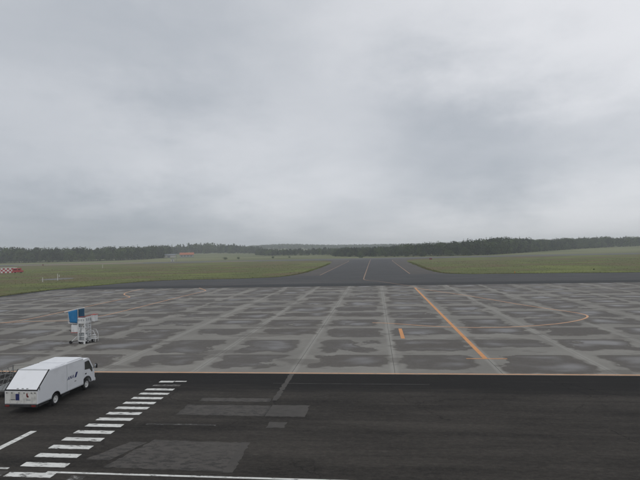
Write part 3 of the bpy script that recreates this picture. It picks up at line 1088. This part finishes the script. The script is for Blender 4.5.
for x, y, h, lab in ((-117.8, 166.0, 1.5, 'short white marker post in the rough grass by the taxiway'),
                     (-117.5, 174.0, 2.4, 'tall white marker post in the rough grass by the taxiway'),
                     (-183, 319, 2.2, 'thin white marker post far out in the open grass'),
                     (-135, 201, 0.9, 'low white marker post just past the grey concrete pad')):
    p = thing('marker_post', (x, y, GZ), 0.3, lab, 'post')
    MB().tube((0, 0, 0), (0, 0, h), 0.09, 8, 0.075).build('shaft', POST_WHITE, p)
    MB().tube((0, 0, h), (0, 0, h + 0.12), 0.11, 8).build('cap', POST_WHITE, p)
    MB().box(-0.25, 0.25, -0.25, 0.25, 0, 0.06).build('base', STEEL, p)

for x, y, rz, lab in ((39.8, 371, 0.1, 'small red taxiway sign in the grass corner by the runway'),
                      (-292, 412, -0.5, 'small red taxiway sign in front of the bare earth strip')):
    s = thing('taxiway_sign', (x, y, GZ), rz, lab, 'sign')
    MB().box(-1.0, 1.0, -0.12, 0.12, 0.35, 1.45).bevel(0.03, 1).build('sign_panel', SIGN_RED, s)
    for k in (-0.8, 0.0, 0.8):
        MB().tube((k, 0, 0), (k, 0, 0.36), 0.05, 6).build('leg', STEEL, s)
for x, y, lab in ((46.5, 175.0, 'yellow edge light standing on the grass edge of the cross taxiway'), ):
    s = thing('taxiway_light', (x, y, GZ), 0, lab, 'light')
    MB().tube((0, 0, 0), (0, 0, 0.45), 0.10, 8).build('stem', AMBER, s)
    MB().tube((0, 0, 0.45), (0, 0, 0.65), 0.16, 10, 0.10).build('lens', AMBER, s)

# ------------------------------------------------------------------ service truck
TR = thing('service_truck', (-21.40, 28.08, 0.0), 0.0, 'white service truck with sloping rear and dark blue lettering on its side', 'truck')
HW = 1.07


def wheel(parent, name, x, y, r, w, out):
    """out = +1 / -1: which side the rim dish faces"""
    t = MB().lathe_x([(-w / 2, r * 0.60), (-w / 2, r * 0.90), (-w / 2 + 0.03, r * 0.985), (-w / 4, r), (w / 4, r), (w / 2 - 0.03, r * 0.985), (w / 2, r * 0.90), (w / 2, r * 0.60)],
                     x, y, r, 28, False).build(name, BLACK, parent, smooth=False)
    s = out
    MB().lathe_x([(s * (w / 2 + 0.005), r * 0.62), (s * (w / 2 + 0.005), r * 0.55), (s * (w / 2 - 0.06), r * 0.47), (s * (w / 2 - 0.06), r * 0.24),
                  (s * (w / 2 - 0.01), r * 0.22), (s * (w / 2), r * 0.12)], x, y, r, 24).build('rim', RIM, t)
    hb = MB()
    for k in range(6):
        a = k * math.pi / 3
        hb.tube((x + s * (w / 2 - 0.062), y + r * 0.35 * math.cos(a), r + r * 0.35 * math.sin(a)),
                (x + s * (w / 2 - 0.055), y + r * 0.35 * math.cos(a), r + r * 0.35 * math.sin(a)), r * 0.085, 8)
    hb.build('hand_hole', BLACK, t)
    return t


body_prof = [(0, 0.56), (0, 1.37), (1.14, 2.36), (4.74, 2.30), (4.74, 0.48)]
# cut a wheel arch into the lower edge
arch = [(1.74 + 0.45 * math.cos(a), 0.50 + 0.36 * math.sin(a)) for a in np.linspace(0.05, math.pi - 0.05, 12)]
soften(MB().prism_x(body_prof + arch, -HW, HW).build('box_body', TRUCK_WHITE, TR), 0.02)
MB().box(-HW + 0.06, HW - 0.06, 3.0, 4.70, 2.26, 2.385).bevel(0.03, 2).build('roof_panel', TRUCK_WHITE, TR)
MB().box(-HW + 0.10, HW - 0.10, 1.35, 2.85, 2.30, 2.372).bevel(0.02, 2).build('roof_panel', TRUCK_WHITE, TR)
# sloping tail door, its rubber seals, hinges and handles
sl = math.atan2(0.99, 1.14)
mt = Matrix.Translation((0, 0.0, 1.37)) @ Matrix.Rotation(sl, 4, 'X')
Ls = math.hypot(1.14, 0.99)
door = MB().box(-HW + 0.07, HW - 0.07, 0.05, Ls - 0.06, 0.002, 0.035, mt).bevel(0.012, 2).build('tail_door', TRUCK_WHITE, TR)
for x in (-HW + 0.012, HW - 0.062):
    MB().box(x, x + 0.05, 0.0, Ls + 0.01, -0.012, 0.045, mt).build('seal', BLACK, door)
MB().box(-HW + 0.01, HW - 0.01, -0.012, 0.05, -0.03, 0.05, mt).build('seal', BLACK, door)
MB().box(-HW + 0.06, HW - 0.06, Ls - 0.055, Ls, 0.003, 0.03, mt).build('seal', GSE_GREY, door)
for x in (-0.32, 0.0, 0.30):
    MB().box(x, x + 0.12, 0.10, 0.14, 0.035, 0.06, mt).build('handle', STEEL, door)
# rear face
rp = MB().box(-HW + 0.05, HW - 0.05, -0.025, 0.002, 0.60, 1.325).bevel(0.008, 1).build('rear_panel', REAR_WHITE, TR)
MB().box(-0.335, -0.10, -0.034, -0.024, 0.80, 1.19).build('blue_plate', BLUE, rp)
MB().box(-0.66, -0.36, -0.034, -0.024, 0.86, 1.19).build('grey_plate', WALL_PALE, rp)
MB().box(-0.66, -0.36, -0.036, -0.024, 0.82, 0.85).build('handle', CHASSIS, rp)
MB().box(0.36, 0.44, -0.032, -0.024, 1.03, 1.22).build('red_sticker', RED_LAMP, rp)
MB().box(0.40, 0.50, -0.032, -0.024, 0.98, 1.08).build('red_sticker', RED_LAMP, rp)
MB().box(0.34, 0.62, -0.031, -0.024, 0.80, 0.85).build('number_plate', WALL_GREY, rp)
for x in (-0.95, -0.62, -0.15, 0.18, 0.66, 0.88):
    MB().box(x, x + 0.07, -0.05, -0.024, 1.22, 1.28).build('hinge', STEEL, rp)
MB().box(-HW + 0.02, HW - 0.02, -0.06, 0.10, 0.40, 0.56).bevel(0.015, 1).build('rear_bumper', CHASSIS, TR)
for x in (-0.98, 0.72):
    lg = MB().box(x, x + 0.26, -0.085, -0.055, 0.44, 0.53).build('tail_lamp', RED_LAMP, TR)
    MB().box(x + 0.17, x + 0.255, -0.089, -0.084, 0.445, 0.525).build('indicator', RED_LAMP, lg)
MB().box(HW - 0.002, HW + 0.012, 0.02, 1.26, 0.57, 0.60).build('side_rail', GSE_GREY, TR)
MB().box(HW - 0.002, HW + 0.012, 2.24, 4.72, 0.535, 0.56).build('side_rail', GSE_GREY, TR)
MB().box(HW - 0.002, HW + 0.012, 1.14, 4.70, 2.255, 2.285).build('side_rail', TRUCK_WHITE, TR)
MB().box(HW - 0.001, HW + 0.006, 2.86, 2.88, 0.60, 2.26).build('panel_joint', GSE_GREY, TR)
MB().box(HW - 0.001, HW + 0.010, 0.14, 0.20, 1.36, 1.60).build('side_latch', STEEL, TR)
MB().box(HW - 0.001, HW + 0.02, 3.70, 3.86, 0.95, 1.0).build('side_latch', STEEL, TR)
for y in (1.5, 2.0, 2.5):
    MB().box(-HW + 0.12, HW - 0.12, y, y + 0.04, 2.36, 2.385).build('roof_rib', TRUCK_WHITE, TR)
# underbody
MB().box(-0.42, -0.30, 0.05, 6.0, 0.42, 0.60).box(0.30, 0.42, 0.05, 6.0, 0.42, 0.60).build('chassis_rail', CHASSIS, TR)
MB().box(0.55, 0.98, 2.45, 3.35, 0.28, 0.48).bevel(0.04, 2).build('fuel_tank', CHASSIS, TR)
MB().box(-0.98, -0.55, 2.45, 3.55, 0.28, 0.48).bevel(0.03, 2).build('tool_box', CHASSIS, TR)
MB().box(0.70, 1.0, 0.25, 1.15, 0.36, 0.56).build('side_guard', CHASSIS, TR)
for s in (-1, 1):
    wheel(TR, 'rear_wheel', s * 0.93, 1.74, 0.36, 0.19, s)
    wheel(TR, 'rear_wheel', s * 0.71, 1.74, 0.36, 0.19, s)
    wheel(TR, 'front_wheel', s * 0.86, 5.26, 0.36, 0.20, s)
    MB().box(s * 0.94 - 0.13, s * 0.94 + 0.13, 1.20, 1.22, 0.14, 0.52).build('mud_flap', BLACK, TR)
for s_ in (-1, 1):
    for cy_, rad in ((1.74, 0.445),):
        A_ = np.linspace(0.05, math.pi - 0.05, 12)
        side_x = s_ * (HW - 0.30)
        MB().prism_x([(cy_ + rad * math.cos(a), 0.50 + 0.355 * math.sin(a)) for a in A_] + [(cy_ + (rad - 0.02) * math.cos(a), 0.50 + 0.338 * math.sin(a)) for a in A_[::-1]],
                     side_x - 0.30, side_x + 0.30 - 0.004 * s_).build('wheel_arch', CHASSIS, TR)
MB().tube((-0.7, 1.74, 0.36), (0.7, 1.74, 0.36), 0.07, 8).build('axle', CHASSIS, TR)
MB().tube((-0.7, 5.26, 0.36), (0.7, 5.26, 0.36), 0.05, 8).build('axle', CHASSIS, TR)
# cab
ch = 0.98
ca = [(5.26 + 0.47 * math.cos(a), 0.42 + 0.44 * math.sin(a)) for a in np.linspace(0.0, math.pi, 12)]
cab_prof = [(4.82, 0.62), (4.82, 2.08), (4.92, 2.14), (5.48, 2.16), (5.60, 2.11), (6.12, 1.32), (6.24, 1.05), (6.28, 0.42)] + ca
cab = soften(MB().prism_x(cab_prof, -ch, ch).build('cab', TRUCK_WHITE, TR), 0.035, 3)
bm_ = MB().prism_x([(4.85, 2.05), (4.95, 2.12), (5.46, 2.14), (5.57, 2.08)], -ch + 0.08, ch - 0.08)
bm_.bevel(0.02, 1).build('roof_skin', TRUCK_WHITE, cab)


def side_poly(name, pts, x, th, material, parent):
    s = 1 if x > 0 else -1
    mb = MB()
    a = [mb.bm.verts.new((x, y, z)) for y, z in pts]
    b = [mb.bm.verts.new((x + s * th, y, z)) for y, z in pts]
    n = len(pts)
    for i in range(n):
        j = (i + 1) % n
        mb.bm.faces.new((a[i], a[j], b[j], b[i]))
    mb.bm.faces.new(a[::-1])
    mb.bm.faces.new(b)
    return mb.build(name, material, parent)


for s in (-1, 1):
    dr = side_poly('door', [(4.93, 0.90), (4.93, 2.06), (5.50, 2.09), (5.98, 1.42), (6.06, 1.02), (5.75, 0.88)], s * (ch - 0.002), 0.012, TRUCK_WHITE, cab)
    side_poly('window', [(5.02, 1.42), (5.02, 1.96), (5.47, 1.99), (5.56, 1.93), (5.94, 1.36), (5.97, 1.10), (5.86, 1.10), (5.62, 1.36)], s * (ch + 0.0098), 0.006, GLASS, dr)
    side_poly('handle', [(5.06, 1.09), (5.06, 1.17), (5.20, 1.17), (5.20, 1.09)], s * (ch + 0.0098), 0.03, CHASSIS, dr)
    side_poly('wheel_arch', [(5.26 + r_ * math.cos(a), 0.42 + r_ * 0.94 * math.sin(a)) for r_, A in ((0.475, np.linspace(0.05, math.pi - 0.05, 12)), (0.55, np.linspace(math.pi - 0.05, 0.05, 12))) for a in A],
              s * (ch - 0.004), 0.035, CHASSIS, cab)
    lampp = MB().box(s * 0.74 - 0.15, s * 0.74 + 0.15, 6.24, 6.30, 0.62, 0.80).bevel(0.02, 1).build('headlight', LAMP, cab)
    MB().box(s * 0.93 - 0.045, s * 0.93 + 0.045, 6.20, 6.29, 0.84, 0.96).build('indicator', AMBER, cab)
    # mirror on a bent arm in front of the door post
    mr = MB().path([(s * 0.97, 5.98, 1.30), (s * 1.12, 6.22, 1.42), (s * 1.12, 6.24, 1.62)], 0.014).build('mirror_arm', CHASSIS, cab)
    MB().box(s * 1.13 - 0.10, s * 1.13 + 0.10, 6.17, 6.25, 1.28, 1.60).bevel(0.025, 2).build('mirror', CHASSIS, mr)
    MB().box(s * 1.13 - 0.075, s * 1.13 + 0.075, 6.163, 6.171, 1.31, 1.57).build('mirror_glass', MIRROR, mr)
ws = math.atan2(0.79, -0.52)
MB().poly([(-0.90, 5.640, 2.072), (0.90, 5.640, 2.072), (0.92, 6.096, 1.380), (-0.92, 6.096, 1.380)]).build('windscreen', GLASS, cab, loc=(0, 0.006, 0.005))
MB().box(-0.97, 0.97, 6.27, 6.40, 0.34, 0.58).bevel(0.03, 2).build('front_bumper', TRUCK_WHITE, cab)
MB().box(-0.50, 0.50, 6.26, 6.295, 0.64, 0.80).build('grille', CHASSIS, cab)
MB().box(-0.9, 0.9, 4.745, 4.82, 0.60, 1.9).build('cab_gap_panel', CHASSIS, TR)


# lettering: three slanted capitals and a slanted bar
def letters(x, y0, z0, h, parent):
    sl_ = 0.28

    def stroke(p, w=0.045):
        (ya, za), (yb, zb) = p
        return [(ya - w, za), (ya + w, za), (yb + w, zb), (yb - w, zb)]

    def put(pts, name='lettering', m=BLUE):
        side_poly(name, [(y0 + (y + z * sl_) * h, z0 + z * h) for y, z in pts], x, 0.004, m, parent)
    for k, ch_ in enumerate('ANA'):
        o = k * 1.18
        W = 0.105
        if ch_ == 'A':
            put([(o, 0), (o + 2 * W, 0), (o + 0.60, 1), (o + 0.40, 1)])
            put([(o + 1.0 - 2 * W, 0), (o + 1.0, 0), (o + 0.62, 1), (o + 0.42, 1)])
            put([(o + 0.24, 0.22), (o + 0.80, 0.22), (o + 0.74, 0.40), (o + 0.30, 0.40)])
        else:
            put([(o, 0), (o + 2 * W, 0), (o + 2 * W, 1), (o, 1)])
            put([(o + 0.02, 1), (o + 2 * W + 0.06, 1), (o + 0.98, 0), (o + 0.98 - 2 * W - 0.06, 0)])
            put([(o + 1.0 - 2 * W, 0), (o + 1.0, 0), (o + 1.0, 1), (o + 1.0 - 2 * W, 1)])
    o = 3.75
    put([(o, -0.12), (o + 1.0, -0.12), (o + 1.45, 1.45), (o + 0.45, 1.45)], 'logo_bar')


letters(HW + 0.0005, 2.90, 1.235, 0.21, TR)

# ------------------------------------------------------------------ baggage cart behind the truck
BC = thing('baggage_cart', (-25.3, 32.4, 0), 0.15, 'grey wire sided baggage cart standing behind the white truck', 'cart')
MB().box(-0.75, 0.75, -1.35, 1.35, 0.42, 0.52).build('deck', STEEL, BC)
for x in (-0.72, 0.72):
    for y in (-1.32, 1.32):
        MB().tube((x, y, 0.5), (x, y, 1.62), 0.03, 8).build('post', STEEL, BC)
for z in (0.9, 1.25, 1.6):
    MB().path([(-0.72, -1.32, z), (0.72, -1.32, z), (0.72, 1.32, z), (-0.72, 1.32, z), (-0.72, -1.32, z)], 0.02).build('rail', STEEL, BC)
for s in (-1, 1):
    for k in range(4):
        y = -1.32 + k * 0.66
        MB().tube((s * 0.72, y, 0.52), (s * 0.72, y + 0.66, 1.6), 0.014, 6).build('brace', STEEL, BC)
        MB().tube((s * 0.72, y + 0.66, 0.52), (s * 0.72, y, 1.6), 0.014, 6).build('brace', STEEL, BC)
for k in range(2):
    x = -0.72 + k * 0.72
    MB().tube((x, -1.32, 0.52), (x + 0.72, -1.32, 1.6), 0.014, 6).build('brace', STEEL, BC)
for x in (-0.62, 0.62):
    for y in (-0.95, 0.95):
        MB().tube((x - 0.07, y, 0.2), (x + 0.07, y, 0.2), 0.2, 16).build('wheel', BLACK, BC)
        MB().box(x - 0.05, x + 0.05, y - 0.06, y + 0.06, 0.2, 0.43).build('fork', CHASSIS, BC)
MB().path([(-0.3, 1.35, 0.46), (0, 1.75, 0.40), (0.3, 1.35, 0.46)], 0.03).tube((0, 1.75, 0.4), (0, 2.35, 0.33), 0.03).build('drawbar', STEEL, BC)

# ------------------------------------------------------------------ towable boarding stand with blue canopy
GS = thing('boarding_stand', (-31.2, 50.6, 0), -0.06, 'white towable boarding stand with a blue canvas canopy on the apron', 'boarding stand')
# base: x -0.45..0.45, y -0.5..0.5 in its own axes (nearest corner +x, -y)
X0, X1, Y0, Y1 = -0.42, 0.45, -0.50, 0.55
MB().box(X0, X1, Y0, Y0 + 0.10, 0.24, 0.36).box(X0, X1, Y1 - 0.10, Y1, 0.24, 0.36).box(X0, X0 + 0.10, Y0, Y1, 0.245, 0.355).box(X1 - 0.10, X1 + 0.001, Y0, Y1, 0.245, 0.355).build('base_frame', GSE_WHITE, GS)
for x in (X0 + 0.05, X1 - 0.05):
    for y in (Y0 + 0.05, Y1 - 0.05):
        MB().box(x - 0.045, x + 0.045, y - 0.045, y + 0.045, 0.355, 2.18).build('mast', GSE_WHITE, GS)
for z in (0.75, 1.22, 1.70):
    MB().path([(X0 + 0.05, Y0 + 0.05, z), (X1 - 0.05, Y0 + 0.05, z), (X1 - 0.05, Y1 - 0.05, z), (X0 + 0.05, Y1 - 0.05, z), (X0 + 0.05, Y0 + 0.05, z)], 0.035).build('cross_rail', GSE_WHITE, GS)
for (a, b) in (((X0 + .05, Y0 + .05, 1.25), (X1 - .05, Y0 + .05, 2.1)), ((X1 - .05, Y0 + .05, 1.3), (X1 - .05, Y1 - .05, 2.1)), ((X1 - .05, Y1 - .05, 1.3), (X1 - .05, Y0 + .05, 2.1)), ((X1 - .05, Y0 + .05, .4), (X1 - .05, Y1 - .05, 1.2))):
    MB().tube(a, b, 0.03, 6).build('brace', GSE_WHITE, GS)
MB().box(X0 + 0.12, X1 - 0.10, Y0 + 0.12, Y1 - 0.12, 0.40, 1.08).bevel(0.03, 1).build('pump_cabinet', GSE_GREY, GS)
# ladder rungs up the +x side
for k in range(6):
    z = 0.55 + k * 0.27
    MB().tube((X1 + 0.03, -0.05, z), (X1 + 0.03, 0.40, z), 0.022, 6).build('rung', GSE_WHITE, GS)
for y in (-0.05, 0.40):
    MB().tube((X1 + 0.03, y, 0.36), (X1 + 0.03, y, 2.15), 0.025, 6).build('ladder_rail', GSE_WHITE, GS)
# platform
deck = MB().box(-1.50, X1 + 0.08, Y0 - 0.02, Y1 + 0.05, 2.16, 2.25).build('platform', GSE_WHITE, GS)
fence = MB().box(X0 + 0.02, X1 + 0.06, Y0 - 0.02, Y0 + 0.02, 2.26, 2.78).build('guard_panel', GSE_WHITE, GS)
for k in range(3):
    MB().box(X0 + 0.10 + k * 0.27, X0 + 0.26 + k * 0.27, Y0 - 0.03, Y0 - 0.018, 2.42, 2.62).build('opening', GSE_GREY, fence)
fence2 = MB().box(X1 + 0.03, X1 + 0.07, Y0 + 0.03, Y1, 2.26, 2.86).build('guard_panel', GSE_WHITE, GS)
for k in range(3):
    MB().box(X1 + 0.068, X1 + 0.08, Y0 + 0.12 + k * 0.31, Y0 + 0.30 + k * 0.31, 2.40, 2.68).build('opening', GSE_GREY, fence2)
MB().path([(X0, Y0, 2.84), (X1 + 0.05, Y0, 2.90), (X1 + 0.05, Y1 + 0.5, 2.98)], 0.035).build('top_rail', GSE_RED, GS)
MB().box(X1 + 0.02, X1 + 0.46, Y1 - 0.10, Y1 + 0.52, 2.24, 2.94).bevel(0.02, 1).build('control_cabinet', GSE_WHITE, GS)
MB().box(X1 + 0.02, X1 + 0.50, Y1 - 0.12, Y1 + 0.54, 2.94, 2.985).build('red_lid', GSE_RED, GS)
# canopy
cx0, cx1 = -1.50, -0.36
for x, zt in ((cx0, 3.42), (cx1, 3.68)):
    for y in (Y0, Y1):
        MB().tube((x, y, 2.22), (x, y, zt), 0.03, 8).build('canopy_post', GSE_WHITE, GS)


def drape(pts_top, pts_bot, n, amp, name, material, nrm):
    vs, fs = [], []
    rows = 9
    for j in range(rows):
        t = j / (rows - 1)
        for i in range(n + 1):
            s = i / n
            a = Vector(pts_top[0]).lerp(Vector(pts_top[1]), s)
            b = Vector(pts_bot[0]).lerp(Vector(pts_bot[1]), s)
            p = a.lerp(b, t) + Vector(nrm) * (amp * math.sin(s * 21 + 0.6 * math.sin(t * 4)) * (0.3 + t) + 0.02)
            vs.append(p)
    for j in range(rows - 1):
        for i in range(n):
            k = j * (n + 1) + i
            fs.append((k, k + 1, k + n + 2, k + n + 1))
    me = bpy.data.meshes.new(name)
    me.from_pydata([tuple(v) for v in vs], [], fs)
    me.materials.append(material)
    o = link(name, me, GS)
    for p in me.polygons:
        p.use_smooth = True
    sol = o.modifiers.new('thickness', 'SOLIDIFY')
    sol.thickness = 0.012
    return o


drape([(cx0 + 0.02, Y0 - 0.03, 3.40), (cx1 - 0.04, Y0 - 0.03, 3.66)], [(cx0 + 0.22, Y0 - 0.03, 2.26), (cx1 - 0.06, Y0 - 0.03, 2.20)], 30, 0.018, 'canvas_curtain', CANVAS, (0, -1, 0))
drape([(cx1 + 0.03, Y0 + 0.10, 3.66), (cx1 + 0.03, Y1 - 0.06, 3.66)], [(cx1 + 0.03, Y0 + 0.10, 2.50), (cx1 + 0.03, Y1 - 0.06, 2.50)], 24, 0.014, 'canvas_curtain', CANVAS_SHADED, (1, 0, 0))
drape([(cx0, Y1 + 0.02, 3.40), (cx1, Y1 + 0.02, 3.66)], [(cx0, Y1 + 0.02, 2.26), (cx1, Y1 + 0.02, 2.26)], 24, 0.014, 'canvas_curtain', CANVAS_SHADED, (0, 1, 0))
rf = math.atan2(0.26, 1.14)
MB().box(-0.42, 1.22, Y0 - 0.05, Y1 + 0.05, 0, 0.09, Matrix.Translation((cx0 - 0.02, 0, 3.42)) @ Matrix.Rotation(-rf, 4, 'Y')).build('canopy_roof', GSE_WHITE, GS)
MB().tube((X0 + 0.2, Y0 + 0.02, 0.4), (X0 + 0.35, Y0 + 0.02, 1.65), 0.05, 8).tube((X0 + 0.35, Y0 + 0.02, 1.65), (X0 + 0.40, Y0 + 0.02, 2.12), 0.03, 8).build('hydraulic_ram', GSE_GREY, GS)
MB().box(X0 + 0.06, X1 - 0.06, Y0 + 0.07, Y0 + 0.09, 1.26, 1.66).build('front_panel', GSE_WHITE, GS)
MB().box(X1 - 0.09, X1 - 0.07, Y0 + 0.12, Y1 - 0.3, 1.74, 2.12).build('side_panel', GSE_WHITE, GS)
MB().box(X1 - 0.02, X1 + 0.10, Y0 + 0.02, Y0 + 0.22, 0.62, 0.98).bevel(0.01, 1).build('battery_box', GSE_WHITE, GS)
# lift cage under the canopy, tow bar, jacks, wheels, steps
MB().box(-1.20, -0.46, Y0 + 0.02, Y0 + 0.62, 1.22, 1.98).bevel(0.02, 1).build('lift_box', GSE_WHITE, GS)
MB().box(-1.24, -0.42, Y0, Y0 + 0.66, 1.16, 1.215).build('lift_sill', GSE_RED, GS)
MB().tube((-1.12, Y0 + 0.1, 1.98), (-1.12, Y0 + 0.1, 2.17), 0.03, 6).tube((-0.5, Y0 + 0.1, 1.98), (-0.5, Y0 + 0.1, 2.17), 0.03, 6).build('hanger', GSE_WHITE, GS)
MB().path([(X0 - 0.1, Y0 + 0.2, 1.16), (-1.1, Y0 + 0.1, 1.25), (-1.45, Y0 + 0.05, 1.45)], 0.025).build('lever', BLACK, GS)
MB().tube((X0 + 0.02, Y0 + 0.2, 0.95), (-1.22, Y0 + 0.05, 0.20), 0.040, 8).build('tow_bar', GSE_WHITE, GS)
MB().tube((X0 + 0.02, Y0 + 0.2, 0.34), (-1.22, Y0 + 0.05, 0.18), 0.030, 8).build('tow_bar', CHASSIS, GS)
MB().tube((-1.28, Y0 - 0.02, 0.16), (-1.28, Y0 + 0.12, 0.16), 0.16, 16).build('tow_wheel', BLACK, GS)
MB().box(X1 - 0.16, X1 - 0.02, Y0 - 0.05, Y0 + 0.06, 0.0, 0.30).build('jack_foot', GSE_WHITE, GS)
for x, y in ((X0 + 0.1, Y0 + 0.25), (X1 - 0.02, Y0 + 0.40), (X1 + 0.02, Y1 + 0.25), (X0 + 0.1, Y1 + 0.1)):
    w = MB().tube((x - 0.07, y, 0.17), (x + 0.07, y, 0.17), 0.17, 16).build('wheel', BLACK, GS)
    MB().tube((x + 0.071, y, 0.17), (x + 0.08, y, 0.17), 0.08, 12).build('rim', GSE_WHITE, w)
MB().box(X0 + 0.05, X1 + 0.02, Y1 - 0.02, Y1 + 0.42, 0.26, 0.35).build('base_frame', GSE_WHITE, GS)
for k in range(3):
    MB().box(X1 + 0.02, X1 + 0.50 - k * 0.12, Y1 + 0.0, Y1 + 0.5, 0.34 + k * 0.20, 0.38 + k * 0.20).build('step', GSE_WHITE, GS)
MB().path([(X1 + 0.48, Y1 + 0.5, 0.05), (X1 + 0.48, Y1 + 0.5, 0.85), (X1 + 0.24, Y1 + 0.5, 1.32), (X1 - 0.05, Y1 + 0.4, 1.36)], 0.028).build('handrail', GSE_WHITE, GS)
MB().path([(X1 + 0.48, Y1 - 0.02, 0.05), (X1 + 0.48, Y1 - 0.02, 0.80), (X1 + 0.24, Y1 - 0.02, 1.28), (X1 - 0.05, Y1 - 0.06, 1.32)], 0.028).build('handrail', GSE_WHITE, GS)

# ------------------------------------------------------------------ haze
hz = MB().box(-3500, 3500, -700, 3500, -1.2, 62).mesh('haze', bpy.data.materials.new('haze'))
hm = hz.materials[0]
hm.use_nodes = True
hm.node_tree.nodes.clear()
ho = hm.node_tree.nodes.new('ShaderNodeOutputMaterial')
hv = hm.node_tree.nodes.new('ShaderNodeVolumePrincipled')
hv.inputs['Color'].default_value = (0.90, 0.94, 1.0, 1)
hv.inputs['Density'].default_value = 0.0003
hv.inputs['Anisotropy'].default_value = 0.2
hm.node_tree.links.new(hv.outputs[0], ho.inputs['Volume'])
tag(link('haze', hz), 'thin grey haze over the whole airfield', 'haze', kind='stuff')
print('slabs', n_slab, 'tufts', len(T))
